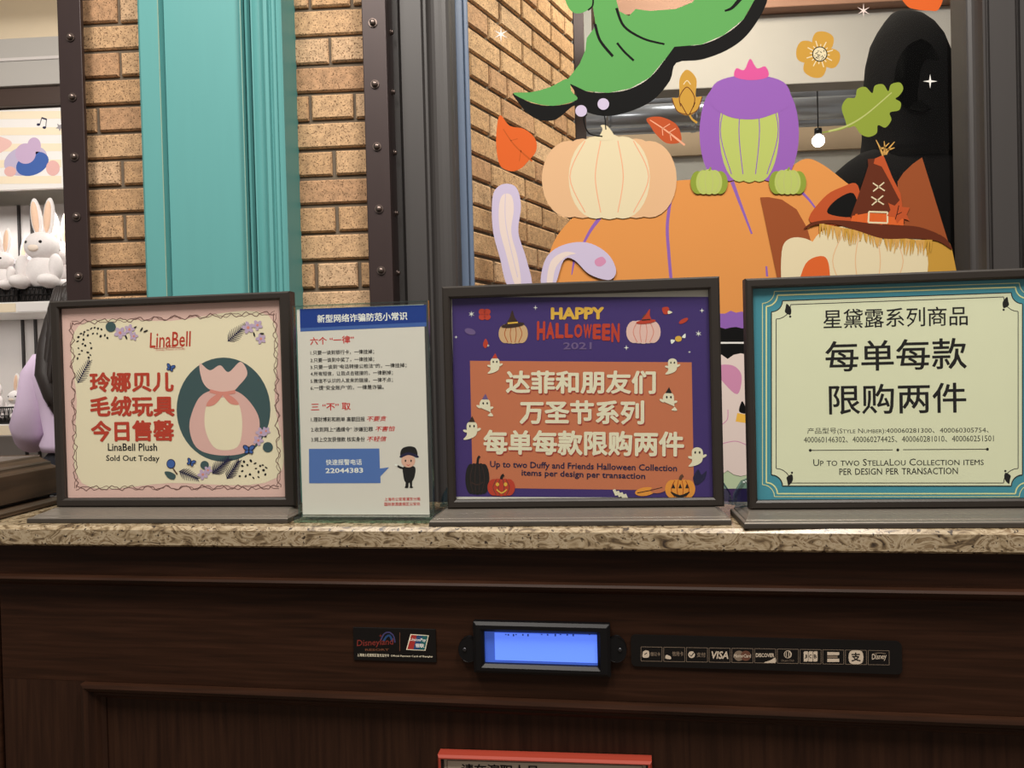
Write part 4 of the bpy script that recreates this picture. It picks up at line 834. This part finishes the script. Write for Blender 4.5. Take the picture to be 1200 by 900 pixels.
def d_cloth(P):
    P.poly(smooth(Z5([(135, 289), (190, 318), (260, 328), (335, 308), (306, 250), (360, 282), (430, 288), (500, 275), (560, 240), (610, 180), (636, 145), (720, 138), (790, 108), (850, 60), (890, -8), (925, -12), (908, 40), (860, 110), (800, 155), (720, 185), (642, 195), (622, 250), (570, 310), (500, 345), (430, 360), (370, 350), (330, 325), (270, 370), (220, 372), (180, 350), (152, 318)]), 4), 'film_black', 0)
    P.poly(Z5([(378, -14), (392, 80), (364, 118), (360, 155), (342, 198), (306, 245), (310, 258), (360, 282), (430, 288), (500, 274), (560, 240), (610, 180), (636, 145), (720, 138), (790, 108), (850, 60), (892, -14), (712, -14), (690, 8), (640, 28), (560, 34), (515, 28), (495, 50), (465, 35), (452, -14)]), 'film_green', 1)
    P.poly(smooth(Z5([(136, 289), (190, 286), (250, 270), (306, 244), (316, 282), (334, 309), (260, 328), (190, 316)]), 4), 'film_green', 1.2)
    P.sm(Z5([(303, -14), (308, 25), (335, 42), (374, 26), (386, -14)]), 'film_green', 2); P.line(Z5([(384, -5), (382, 18), (368, 32)]), 2, 'film_black', 3)
    for q, w_ in ((Z5([(390, 75), (405, 125), (445, 175)]), 3.2), (Z5([(456, 25), (480, 82), (540, 120), (605, 137)]), (3.2, 2.2)), (Z5([(458, 133), (480, 160), (510, 188)]), 2.6), (Z5([(792, 34), (815, 24), (842, -6)]), (2, 5))): P.line(q, w_, 'film_black', 3)
decal('cloth_decal', 'big green swirling cloth decal with black underside at the window top', d_cloth, y=.0005)
def gd(P, x, y, rx, ry, cols, line, lay=0):
    n = len(cols)
    order = sorted(range(n), key=lambda i: -abs(i-(n-1)/2))
    for k, i in enumerate(order):
        t = (i-(n-1)/2)/((n-1)/2); P.ell(x+t*rx*.62, y+abs(t)*ry*.06, rx*.42, ry*(1-.10*abs(t)), cols[i], lay+.2*k)
    for t in (-.62, -.22, .22, .62): P.line([(x+t*rx*.6, y-ry*.84), (x+t*rx*.98, y), (x+t*rx*.6, y+ry*.84)], 1.1, line, lay+2)
def d_cream(P):
    gd(P, 714, 207, 76, 50, ['film_tan', 'film_tan', 'film_cream', 'film_cream', 'film_cream', 'film_tan', 'film_tan'], 'film_salmon'); P.sm([(702, 164), (706, 152), (704, 147), (712, 148), (720, 162)], 'film_cream', 3); P.line([(706, 160), (690, 156), (684, 140), (688, 134)], 1.6, 'film_black', 3); P.ell(681, 130, 6.8, 6.8, 'film_lilac', 4); P.ell(707, 122, 6.8, 6.8, 'film_lilac', 4); P.line([(707, 128), (709, 140), (710, 152)], 1.4, 'film_black', 3.5)
decal('gourd_decal', 'cream and tan striped gourd decal with two lilac berries on the pumpkin', d_cream, y=.0025)
def d_purple(P):
    gd(P, 878, 152, 56, 62, ['film_purple', 'film_purple', 'film_lime', 'film_lime', 'film_lime', 'film_purple', 'film_purple'], 'film_violet'); P.sm([(832, 120), (840, 96), (878, 88), (918, 96), (926, 122), (900, 136), (878, 140), (852, 136)], 'film_purple', 3); P.sm([(861, 90), (863, 80), (872, 82), (879, 69), (887, 80), (897, 78), (900, 90), (880, 94)], 'film_pink', 4)
decal('gourd_decal', 'purple and lime gourd decal with a pink sprout on the pumpkin', d_purple, y=.0025)
for x, lb in ((831, 'small ribbed green gourd decal at the lower left of the purple gourd'), (923, 'small ribbed green gourd decal at the lower right of the purple gourd')):
    def d_small(P): gd(P, x, 213, 21, 15, ['film_olive', 'film_lime', 'film_lime', 'film_lime', 'film_olive'], 'film_paleolive'); P.line([(x, 200), (x+2, 196)], 2, 'film_olive', 3)
    decal('gourd_decal', lb, d_small, y=.004)
def d_wedge(P, q): P.sm(q, 'film_brown', 0, 4)
decal('leaf_decal', 'plain brown wedge shaped decal left of the witch hat', lambda P: P.poly(Z7([(488, 318), (515, 317), (560, 325), (610, 358), (645, 420), (662, 480), (700, 640), (556, 640)]), 'film_brown', 0), y=.002)
decal('leaf_decal', 'tall pointed brown decal right of the witch hat', lambda P: (P.poly(Z7([(1030, 184), (1000, 205), (968, 235), (948, 265), (950, 640), (1152, 640), (1128, 500)]), 'film_brown', 0), P.sm(Z7([(1060, 450), (1110, 462), (1132, 500), (1138, 640), (980, 640)]), 'film_gold', 1)), y=.002)
def d_hatgourd(P):
    P.sm(Z7([(655, 400), (700, 320), (760, 284), (815, 278), (815, 400)]), 'film_rust', 0); P.sm(Z7([(715, 372), (740, 328), (800, 304), (812, 380)]), 'film_black', .5)
    gd(P, 1017, 306, 68, 46, ['film_cream']*7, 'film_tan', 1); P.sm(Z7([(560, 500), (590, 455), (650, 460), (680, 500), (660, 640), (570, 640)]), 'film_cream', 3.2); P.sm(Z7([(640, 540), (700, 515), (720, 560), (710, 640), (620, 640)]), 'film_plaid', 3.6)
decal('gourd_decal', 'cream gourd decal underneath the brown witch hat decal', d_hatgourd, y=.003)
def d_hat(P):
    P.poly(Z7([(900, 176), (912, 205), (930, 250), (958, 305), (972, 402), (790, 385), (812, 325), (838, 250), (850, 212), (848, 190), (872, 188)]), 'film_darkbrown', 1); P.poly(Z7([(900, 176), (912, 205), (930, 250), (958, 305), (964, 345), (920, 260), (895, 215), (868, 205), (872, 188)]), 'film_rust', 1.4)
    P.poly(Z7([(796, 380), (850, 370), (910, 373), (968, 384), (968, 412), (790, 402)]), 'film_plaid', 2)
    for i in range(6): P.poly(Z7([(806+i*28, 374), (814+i*28, 373), (812+i*28, 410), (804+i*28, 409)]), 'film_leaf', 2.4)
    for q in ([(865, 270), (905, 296)], [(903, 268), (866, 298)], [(860, 316), (902, 342)], [(900, 312), (862, 344)]): P.line(Z7(q), 1.5, 'film_cream', 2.5, False)
    q = Z7([(852, 366), (914, 368), (914, 404), (850, 402)]); P.path(q+q[:1], 2, 'film_cream', 4)
    P.sm(Z7([(634, 424), (662, 402), (720, 394), (800, 398), (900, 410), (1000, 414), (1060, 430), (1108, 455), (1130, 492), (1080, 464), (1000, 456), (900, 456), (820, 432), (740, 408), (680, 408)]), 'film_darkbrown', 3)
    for i in range(46):
        t = i/45; x = 690+t*370; y = 414+58*min(1, t*1.15)**.9-(10*max(0, t-.75)); a = random.uniform(-10, 10); L_ = random.uniform(24, 46)
        P.line(Z7([(x, y-10), (x+a*.5, y+L_*.5), (x+a, y+L_)]), (3.2, .5), random.choice(['film_straw', 'film_gold', 'film_straw']), 2.2+.01*i, False)
    for q in ([(900, 178), (888, 150), (876, 126)], [(903, 176), (905, 150), (903, 130)], [(908, 174), (922, 150), (938, 132)], [(905, 160), (925, 156), (938, 152)], [(890, 155), (903, 152), (920, 136)]): P.line(Z7(q), (2.8, .8), 'film_straw', 2, False)
    P.poly(Z7(smooth([(946, 405), (938, 384), (912, 380), (924, 360), (916, 336), (938, 346), (960, 322), (964, 350), (988, 352), (978, 376), (988, 396), (962, 388)], 2)), 'film_rust', 4.5); P.line(Z7([(940, 392), (946, 372), (952, 345)]), .9, 'film_black', 5); P.line(Z7([(946, 376), (962, 368)]), .8, 'film_black', 5)
decal('hat_decal', 'brown witch hat decal with buckle, laces and straw fringe', d_hat, y=.0045)
def d_lav(P):
    P.sm(Z5([(70, 640), (78, 592), (108, 570), (146, 582), (160, 640), (152, 720), (176, 800), (192, 890), (122, 890), (95, 800), (74, 720)]), 'film_lilac', 0); P.sm(Z5([(92, 640), (104, 604), (130, 606), (138, 650), (130, 720), (150, 800), (160, 880), (140, 880), (112, 780), (94, 710)]), 'film_blush', 1); P.line(Z5([(112, 600), (114, 700), (150, 860)]), .8, 'film_lilac', 2)
decal('leaf_decal', 'upright pale lavender leaf decal at the lower left of the pane', d_lav, y=.002)
def d_lav2(P):
    P.sm(Z5([(222, 880), (238, 800), (290, 760), (365, 752), (428, 786), (455, 838), (434, 868), (372, 850), (325, 806), (292, 808), (262, 890)]), 'film_lilac', 0); P.sm(Z5([(240, 880), (252, 812), (292, 782), (330, 786), (300, 796), (268, 830), (256, 885)]), 'film_blush', 1); P.sm(Z5([(390, 806), (412, 796), (424, 812), (408, 826), (392, 822)]), 'film_rose', 1)
decal('leaf_decal', 'drooping pale lavender leaf decal across the lower pumpkin', d_lav2, y=.006)
def d_orange(P):
    P.sm(Z5([(95, 357), (125, 390), (170, 400), (204, 430), (207, 468), (182, 500), (160, 522), (130, 531), (97, 515), (85, 470), (84, 410)]), 'film_leaf', 0); P.line(Z5([(105, 400), (140, 450), (195, 500)]), (1, 2), 'film_vein', 1); P.line(Z5([(128, 436), (150, 430)]), .8, 'film_vein', 1); P.line(Z5([(160, 466), (155, 500)]), .8, 'film_vein', 1)
decal('leaf_decal', 'plain bright orange leaf decal over the bricks at the left of the pane', d_orange, y=.001)
def d_rust(P):
    P.sm(Z5([(550, 368), (592, 362), (640, 384), (657, 420), (652, 442), (612, 444), (580, 418), (562, 392)]), 'film_rust', 0); P.line(Z5([(560, 372), (610, 405), (668, 450)]), (1, 2.6), 'film_salmon', 1); 
    for q in ([(600, 398), (622, 384)], [(620, 410), (640, 398)], [(598, 398), (600, 420)], [(622, 414), (626, 436)]): P.line(Z5(q), 1, 'film_salmon', 1, False)
decal('leaf_decal', 'small rust red leaf decal with pale veins beside the cream gourd', d_rust, y=.001)
def d_bud(P):
    P.sm(Z5([(628, 305), (650, 300), (652, 245), (675, 216), (704, 245), (702, 298), (722, 300), (708, 340), (680, 358), (645, 345)]), 'film_gold', 0)
    for q in ([(628, 305), (645, 345), (680, 356)], [(722, 300), (708, 340), (680, 356)], [(655, 330), (652, 300), (675, 270), (698, 300), (695, 332)], [(675, 356), (655, 320)], [(682, 356), (700, 318)]): P.line(Z5(q), 1, 'film_darkbrown', 1)
    P.line(Z5([(680, 350), (690, 368), (706, 381)]), (2, 2.6), 'film_gold', 1); P.line(Z5([(664, 262), (675, 250), (686, 262)]), 1, 'film_cream', 1)
decal('flower_decal', 'golden flower bud decal between green cloth and purple gourd', d_bud, y=.001)
def d_flower(P):
    for k, (a, b) in enumerate(((312, 133), (337, 186), (287, 214), (260, 166))):
        ux, uy = (a-302)/42, (b-173)/42
        P.sm(Z6([(302+ux*4-uy*9, 173+uy*4+ux*9), (302+ux*30-uy*33, 173+uy*30+ux*33), (302+ux*64-uy*30, 173+uy*64+ux*30), (302+ux*75, 173+uy*75), (302+ux*64+uy*30, 173+uy*64-ux*30), (302+ux*30+uy*33, 173+uy*30-ux*33), (302+ux*4+uy*9, 173+uy*4-ux*9)]), 'film_gold', .2*k)
    for i in range(16):
        a = 2*math.pi*i/16+.1; P.line(Z6([(302+20*math.cos(a), 173+20*math.sin(a)), (302+(44 if i % 2 else 32)*math.cos(a), 173+(44 if i % 2 else 32)*math.sin(a))]), 1.2, 'film_cream', 1, False)
    P.ell(850+302/2.729, 173/2.729, 9, 9, 'film_black', 2); P.ell(850+302/2.729, 173/2.729, 7.8, 7.8, 'film_cream', 3)
    for i in range(40):
        a, r = random.uniform(0, 6.28), 7*math.sqrt(random.random()); P.ell(960.7+r*math.cos(a), 63.4+r*math.sin(a), .55, .55, 'film_black', 4, 0, 6)
decal('flower_decal', 'golden four petal flower decal with dotted centre left of the hooded robe', d_flower, y=.001)
def d_oak(P):
    P.poly(Z6(smooth([(372, 345), (388, 315), (415, 312), (422, 285), (448, 278), (470, 298), (478, 274), (505, 270), (521, 292), (530, 270), (558, 264), (569, 284), (556, 306), (544, 316), (561, 328), (556, 352), (526, 360), (531, 384), (512, 408), (488, 400), (484, 426), (458, 438), (432, 428), (414, 404), (392, 408), (384, 386)], 4)), 'film_olive', 0)
    P.line(Z6([(310, 424), (370, 412), (400, 396)]), (1.2, 3.4), 'film_olive', .5); P.line(Z6([(330, 420), (390, 402), (450, 366), (532, 296)]), (2.4, 1.2), 'film_paleolive', 1)
decal('leaf_decal', 'olive green lobed oak leaf decal in front of the hooded robe', d_oak, y=.001)
for q, r, k, m_, lb in ((Z5([(98, 106)])[0], 9, 6, 'film_white', 'white star decal over the bricks at the upper left of the pane'), (Z6([(442, 34)])[0], 8.5, 6, 'film_blush', 'pale pink star decal near the top centre of the pane'), (Z6([(655, 260)])[0], 8.5, 4, 'film_white', 'white four pointed star decal on the black hood')):
    decal('star_decal', lb, lambda P: P.star(q[0], q[1], r, m_, 0, k, .2), y=.001)
decal('leaf_decal', 'red orange leaf decal cut off by the top edge right of the stars', lambda P: P.sm(Z6([(568, -20), (580, 18), (610, 30), (650, 34), (682, 30), (688, -20)]), 'film_leaf', 0), y=.001)

# ------------------------------------------------------------------ hooded robe on display inside the window
mat('black_cloth', (10, 9, 10), .95, amt=.3, scale=120, bump=.5, spec=.08); mat('hood_void', (5, 5, 5), 1.0, spec=0.0); mat('stand_wood', (120, 92, 64), .5)
FK = Frame((0, 2.42, 0)); kx, kz = FK.pix(1066, 100); px_m = 2.42/F_PX
robe = empty('hooded_robe', 'black pointed hooded robe on a display stand behind the window', 'costume', None, (kx, 2.42, .70))
def pw(px, py): x, z_ = FK.pix(px, py); return x-kx, z_-.70
def rings_from(rows, m, name, depth=.72, n=28, wob=.0, ctr_y=0.0):
    rg = []
    for (l, r, py, dk) in rows:
        xl_, zl = pw(l, py); xr_, _ = pw(r, py); cx, rx = (xl_+xr_)/2, (xr_-xl_)/2; rg.append([(cx+rx*math.cos(2*math.pi*j/n)*(1+wob*math.sin(5*2*math.pi*j/n+py*.01)), ctr_y+rx*dk*math.sin(2*math.pi*j/n)*(1+wob*math.sin(5*2*math.pi*j/n+py*.01)), zl) for j in range(n)])
    mb = MB(); mb.loft(rg[::-1], m); return mb.build(name, parent=robe)
rings_from([(1044, 1068, 17, .9), (1038, 1082, 24, .95), (1030, 1094, 36, .95), (1022, 1104, 52, .95), (1017, 1112, 74, .95), (1015, 1116, 100, .95), (1014, 1117, 130, .95), (1013, 1118, 160, .92), (1010, 1122, 180, .85), (1004, 1128, 196, .8)], 'black_cloth', 'hood', wob=.012)
rows = [(1004, 1126, 182, .62), (992, 1136, 190, .6), (978, 1146, 202, .58), (966, 1158, 222, .58), (958, 1168, 260, .58), (954, 1174, 320, .6), (944, 1186, 420, .62), (930, 1200, 540, .64), (918, 1212, 660, .66)]
rings_from(rows, 'black_cloth', 'robe', wob=.02)
mb = MB(); n = 24; hx, hz = pw(1056, 108); rg = []
for k in range(6):
    t = k/5; rg.append([(hx+.068*(1-.8*t)*math.cos(2*math.pi*j/n), -.132+.05*t*t+.02*abs(math.cos(2*math.pi*j/n)), hz+.105*(1-.8*t)*math.sin(2*math.pi*j/n)) for j in range(n)])
mb.loft(rg, 'hood_void'); mb.build('hood_opening', parent=robe)
mb = MB(); mb.tube([(0, 0, .001), (0, 0, .02)], .2, 'stand_wood', 32); mb.build('stand_base', parent=robe, bevel=.003)

# ------------------------------------------------------------------ wire baskets and soft toys on the shelves
mat('black_wire', (30, 28, 28), .5, .4); mat('plush_white', (236, 230, 228), .95, amt=.06, scale=90, bump=.7, sheen=.3); mat('plush_grey', (206, 200, 204), .95, amt=.06, scale=90, bump=.7, sheen=.3); mat('plush_peach', (240, 204, 176), .95, amt=.06, scale=90, sheen=.3); mat('plush_cream', (244, 228, 212), .95, amt=.05, scale=90); mat('eye_black', (20, 16, 16), .15)
def basket(px0, px1, shelf_i, h, label, fill=.9):
    zb = ZS[shelf_i][1]; y0 = -.035; xa = FS.pix(px0, 350, y0)[0]; xb_ = FS.pix(px1, 350, y0)[0]; root = empty('wire_basket', label, 'basket', FS, ((xa+xb_)/2, .115, zb+.001), 'black wire baskets on the toy shelves'); w_ = (xb_-xa)/2; d = .15
    for nm, f in (('basket_wall', lambda: None),):
        mb = MB()
        C4 = [(-w_, -d), (w_, -d), (w_, d), (-w_, d)]
        for zz in (.004, h*.5, h): mb.tube([(a, b, zz) for a, b in C4+C4[:1]], .003 if zz < h else .0045, 'black_wire', 6)
        nn = 12
        for (a, b), (a2, b2) in zip(C4, C4[1:]+C4[:1]):
            for i in range(nn): t = i/nn; mb.tube([(a+(a2-a)*t, b+(b2-b)*t, .004), (a+(a2-a)*(t+.6/nn), b+(b2-b)*(t+.6/nn), h)], .0018, 'black_wire', 5); mb.tube([(a+(a2-a)*(t+.6/nn), b+(b2-b)*(t+.6/nn), .004), (a+(a2-a)*t, b+(b2-b)*t, h)], .0018, 'black_wire', 5)
        mb.build('mesh_wall', parent=root)
    mb = MB(); mb.box(-w_, w_, -d, d, .0, .003, 'black_wire'); mb.build('tray', parent=root)
    mb = MB(); mb.box(-w_+.004, w_-.004, -d+.004, d-.004, .004, h*fill, 'dark_slot'); mb.build('liner', parent=root)
    return zb+h*fill
def toy(px, py_head, sh, ztop, label, m='plush_white', y=.05, rz=0.0, lean=0.0, group='plain soft rabbit toys in the shelf baskets'):
    """a plain seated soft rabbit; px and py_head locate the middle of its head"""
    x, zh = FS.pix(px, py_head, y); s = (zh-ztop)/.135; root = empty('soft_toy', label, 'toy', FS, (x, y, ztop+.012*s), group, rz)
    mb = MB(); L_ = lambda p: (p[0]+lean*p[2], p[1], p[2])
    body = [((0, 0, .045), (.055, .05, .06)), ((0, -.004, .135), (.056, .050, .048)), ((-.048, -.045, .012), (.026, .05, .024)), ((.048, -.045, .012), (.026, .05, .024)), ((-.058, -.02, .062), (.02, .026, .044)), ((.058, -.02, .062), (.02, .026, .044))]
    for c_, r_ in body: mb.ball(Vector(L_(c_))*s, Vector(r_)*s, m, n=16, k=10)
    mb.build('body', parent=root)
    mb = MB(); mb.ball(Vector(L_((0, -.046, .124)))*s, Vector((.020, .010, .013))*s, 'plush_cream', n=14, k=8); mb.build('muzzle', parent=root)
    for e in (-1, 1):
        mb = MB(); mb.ball(Vector(L_((e*.024, -.046, .143)))*s, .0055*s, 'eye_black', n=10, k=8); mb.build('eye', parent=root)
        rot = Matrix.Rotation(e*.10+lean, 3, 'Y'); mb = MB(); mb.ball(Vector(L_((e*.022, .006, .235)))*s, Vector((.020, .011, .066))*s, m, rot, 14, 10); er = mb.build('ear', parent=root)
        mb = MB(); mb.ball(Vector(L_((e*.022, -.0015, .235)))*s, Vector((.013, .008, .054))*s, 'plush_peach', rot, 12, 8); mb.build('inner_ear', parent=er)
    return root
t1 = basket(23, 84, 0, .065, 'black wire basket under the upright toys on the upper shelf'); basket(-46, 20, 0, .065, 'black wire basket at the left end of the upper shelf'); t2 = basket(-36, 24, 1, .075, 'black wire basket on the lower shelf beside the lilac sleeve', .25)
toy(50, 293, 1.36, t1, 'white soft rabbit toy with the tallest ears on the upper shelf', y=.01)
toy(71, 302, 1.25, t1, 'white soft rabbit toy partly hidden by the steel post on the upper shelf', y=.19)
toy(3, 309, 1.30, t1, 'white soft rabbit toy at the left end of the upper shelf', y=.0)
toy(35, 312, 1.05, t1, 'small grey soft rabbit toy leaning behind its white neighbour on the upper shelf', 'plush_grey', .12, .5, .25)
toy(17, 316, 1.0, t1, 'small grey soft rabbit toy leaning between two white ones on the upper shelf', 'plush_grey', .19, .3, .3)
toy(-11, 460, 1.2, t2, 'white soft rabbit toy at the left edge on the lower shelf', y=.0)
toy(15, 468, 1.15, t2, 'white soft rabbit toy nearest the lilac sleeve on the lower shelf', y=.02, lean=.2)

# ------------------------------------------------------------------ the woman at the shelves
mat('skin', (232, 190, 170), .5, amt=.03); mat('hair_black', (44, 36, 33), .5, amt=.35, scale=60, stretch=(8, 8, .5), bump=.4); mat('lilac_cloth', (228, 206, 234), .8, amt=.03, scale=30, bump=.15); mat('dark_cloth', (22, 22, 30), .85, amt=.1); mat('white_cloth', (236, 232, 236), .8); mat('shoe_white', (224, 220, 216), .5); mat('lips', (186, 96, 92), .5)
FP = Frame((0, 2.80, 0)); wx = FP.pix(98, 400)[0]
wom = empty('person', 'person with long dark hair in a lilac blouse and dark trousers facing the toy shelves', 'person', FP, (wx, 0, 0), rz=R(20))
def skin_mesh(name, nodes, edges, m, sub=2, parent=None, root=0):
    me = bpy.data.meshes.new(name); me.from_pydata([n[0] for n in nodes], edges, []); o = bpy.data.objects.new(name, me); COL.objects.link(o)
    md = o.modifiers.new('skin', 'SKIN'); md.use_smooth_shade = True
    for i, n in enumerate(nodes):
        v = me.skin_vertices[0].data[i]; v.radius = n[1] if isinstance(n[1], tuple) else (n[1], n[1]); v.use_root = (i == root)
    sb = o.modifiers.new('sub', 'SUBSURF'); sb.levels = sub; sb.render_levels = sub
    dg = bpy.context.evaluated_depsgraph_get(); nm = bpy.data.meshes.new_from_object(o.evaluated_get(dg)); bpy.data.objects.remove(o); bpy.data.meshes.remove(me)
    nm.name = name; nm.materials.clear(); nm.materials.append(MATS[m]); nm.polygons.foreach_set('use_smooth', [True]*len(nm.polygons))
    q = bpy.data.objects.new(name, nm); COL.objects.link(q); q.parent = parent; return q
# local axes: +y is the way she faces, x to her right; 1.68 m tall
N = [((0, 0, .95), (.14, .10)), ((0, 0, 1.12), (.115, .085)), ((0, 0, 1.30), (.13, .09)), ((0, -.01, 1.40), (.07, .06)), ((0, .01, 1.47), (.048, .048))]
E_ = [(0, 1), (1, 2), (2, 3), (3, 4)]
for s_ in (-1, 1):
    k = len(N); N += [((s_*.095, 0, .84), .085), ((s_*.10, .02, .48), .056), ((s_*.10, -.01, .10), .036), ((s_*.105, .11, .04), (.036, .028))]; E_ += [(0, k), (k, k+1), (k+1, k+2), (k+2, k+3)]
    k = len(N)
    if s_ < 0: arm = [((-.155, -.01, 1.36), .050), ((-.180, .04, 1.13), .040), ((-.18, .22, 1.20), .030), ((-.18, .27, 1.23), (.030, .018))]
    else: arm = [((.165, -.01, 1.36), .050), ((.22, .04, 1.10), .040), ((.14, .25, 1.16), .030), ((.12, .30, 1.18), (.030, .018))]
    N += arm; E_ += [(2, k), (k, k+1), (k+1, k+2), (k+2, k+3)]
    hx_, hy_, hz_ = arm[3][0]
    for f_, (dx, L_) in enumerate(((-.024, .062), (-.008, .074), (.008, .070), (.023, .056))):
        j = len(N); N += [((hx_+dx, hy_+.03, hz_+.012), .009), ((hx_+dx*1.15, hy_+.03+L_*.5, hz_+.020), .008), ((hx_+dx*1.2, hy_+.03+L_*.85, hz_+.006), .007)]; E_ += [(k+3, j), (j, j+1), (j+1, j+2)]
    j = len(N); N += [((hx_-s_*.034, hy_+.012, hz_+.01), .010), ((hx_-s_*.046, hy_+.04, hz_+.016), .008)]; E_ += [(k+3, j), (j, j+1)]
body = skin_mesh('body', N, E_, 'skin', 2, wom)
def headfn(p, d):
    z_ = d.z; q = Vector(p)
    if z_ < 0: q.x *= 1-.28*z_*z_; q.y = q.y*(1-.10*z_*z_) + .012*(-z_)
    if d.y > .6 and abs(d.x) < .22 and -.25 < z_ < .12: q.y += .014*(1-abs(d.x)/.22)*(1-abs(z_+.1)/.3 if abs(z_+.1) < .3 else 0)
    if d.y > .6 and .02 < z_ < .25 and .2 < abs(d.x) < .55: q.y -= .004
    return q
HR = Matrix.Rotation(-.42, 3, 'X'); HC = Vector((0, .035, 1.575))
mb = MB(); mb.ball(HC, (.072, .088, .108), 'skin', HR, 36, 24, headfn)
for s_ in (-1, 1): mb.ball(HC+HR @ Vector((s_*.074, -.002, .0)), (.010, .018, .030), 'skin', HR, 12, 8)
mb.tube([(0, -.004, 1.44), (0, .012, 1.50), (0, .03, 1.53)], [.05, .047, .05], 'skin', 18)
hd = mb.build('head', parent=wom)
for s_ in (-1, 1):
    mb = MB(); mb.ball(HC+HR @ Vector((s_*.028, .078, .012)), (.010, .005, .006), 'eye_black', HR, 10, 8); mb.build('eye', parent=hd)
mb = MB(); mb.ball(HC+HR @ Vector((0, .084, -.052)), (.020, .006, .007), 'lips', HR, 12, 8); mb.build('mouth', parent=hd)
# hair: cap and a long fall down the back and over the left shoulder
mb = MB(); n = 32; rg = []
for (zz, cx, cy, rx, ry) in ((1.692, 0, .000, .012, .012), (1.684, 0, -.002, .050, .055), (1.655, 0, -.006, .078, .088), (1.61, 0, -.022, .088, .088), (1.55, -.004, -.040, .094, .074), (1.48, -.012, -.056, .100, .058), (1.40, .0, -.080, .100, .044), (1.30, .01, -.092, .090, .036), (1.20, .015, -.104, .076, .028), (1.12, .02, -.104, .05, .02), (1.09, .02, -.104, .02, .01)):
    rg.append([(cx+rx*math.cos(2*math.pi*j/n)*(1+.035*math.sin(7*2*math.pi*j/n+zz*9)), cy+ry*math.sin(2*math.pi*j/n)*(1+.05*math.sin(9*2*math.pi*j/n+zz*5)), zz) for j in range(n)])
mb.loft(rg[::-1], 'hair_black')
mb.tube([(-.075, .0, 1.64), (-.095, -.02, 1.54), (-.110, -.05, 1.44), (-.108, -.09, 1.34), (-.085, -.105, 1.26), (-.06, -.11, 1.18)], [.018, .028, .032, .034, .028, .012], 'hair_black', 14); mb.tube([(.082, .02, 1.62), (.096, .03, 1.52), (.10, .03, 1.42)], [.018, .026, .006], 'hair_black', 14)
for k in range(22):
    t = k/21; a = math.pi*(1.02+.96*t); x_, y_ = .098*math.cos(a), .085*math.sin(a)
    e = random.uniform(-.012, .012); zl_ = random.uniform(1.22, 1.31)
    mb.tube([(x_*.80, y_*.75-.02, 1.66), (x_*.98, y_*.9-.03, 1.58), (x_*1.05+e, y_*.78-.045, 1.46), (x_*1.10+e*2, y_*.62-.07, 1.34), (x_*.95+e*3, y_*.5-.09, zl_)], [.008, .012, .013, .012, .006], 'hair_black', 8)
mb.build('hair', parent=wom)
mb = MB(); n = 36; rg = []
for (zz, rx, ry, cy) in ((1.055, .150, .118, 0), (1.08, .158, .124, 0), (1.12, .142, .112, 0), (1.24, .158, .118, 0), (1.33, .182, .112, -.004), (1.38, .172, .098, -.008), (1.425, .110, .080, -.010), (1.46, .062, .062, -.004)):
    rg.append([(rx*math.cos(2*math.pi*j/n)*(1+.012*math.sin(6*2*math.pi*j/n+zz*14)), cy+ry*math.sin(2*math.pi*j/n)*(1+.02*math.sin(8*2*math.pi*j/n+zz*10)), zz) for j in range(n)])
mb.loft(rg, 'lilac_cloth'); bl = mb.build('blouse', parent=wom)
for s_, pts, rr in ((-1, [(-.09, -.012, 1.40), (-.14, -.012, 1.385), (-.162, -.008, 1.34), (-.178, .012, 1.24), (-.196, .030, 1.15), (-.198, .07, 1.115), (-.192, .14, 1.145), (-.182, .19, 1.18)], [.03, .040, .048, .054, .066, .068, .056, .040]), (1, [(.145, -.012, 1.375), (.18, -.005, 1.33), (.21, .02, 1.20), (.226, .045, 1.10), (.20, .12, 1.10), (.155, .22, 1.145)], [.058, .068, .072, .076, .066, .042])):
    mb = MB(); P_ = [Vector(p) for p in pts]; mb.tube(P_, rr, 'lilac_cloth', 20); mb.build('sleeve', parent=bl)
    a, b = P_[-1], P_[-1]+(P_[-1]-P_[-2]).normalized()*.03; mb = MB(); mb.tube([a-(b-a)*.2, b], [.040, .044], 'white_cloth', 18); mb.build('cuff', parent=bl)
mb = MB(); rg = []
tr = skin_mesh('trousers', [((0, 0, 1.13), (.160, .126)), ((0, 0, .92), (.165, .125)), ((-.10, 0, .80), .115), ((-.115, .02, .48), .092), ((-.115, -.005, .12), .088), ((.10, 0, .80), .115), ((.115, .02, .48), .092), ((.115, -.005, .12), .088)], [(0, 1), (1, 2), (2, 3), (3, 4), (1, 5), (5, 6), (6, 7)], 'dark_cloth', 2, wom)
for s_ in (-1, 1):
    mb = MB(); mb.ball((s_*.108, .055, .035), (.046, .125, .036), 'shoe_white', None, 20, 12, lambda p, d: Vector((p.x, p.y, max(p.z, -.030)))); mb.build('shoe', parent=wom)
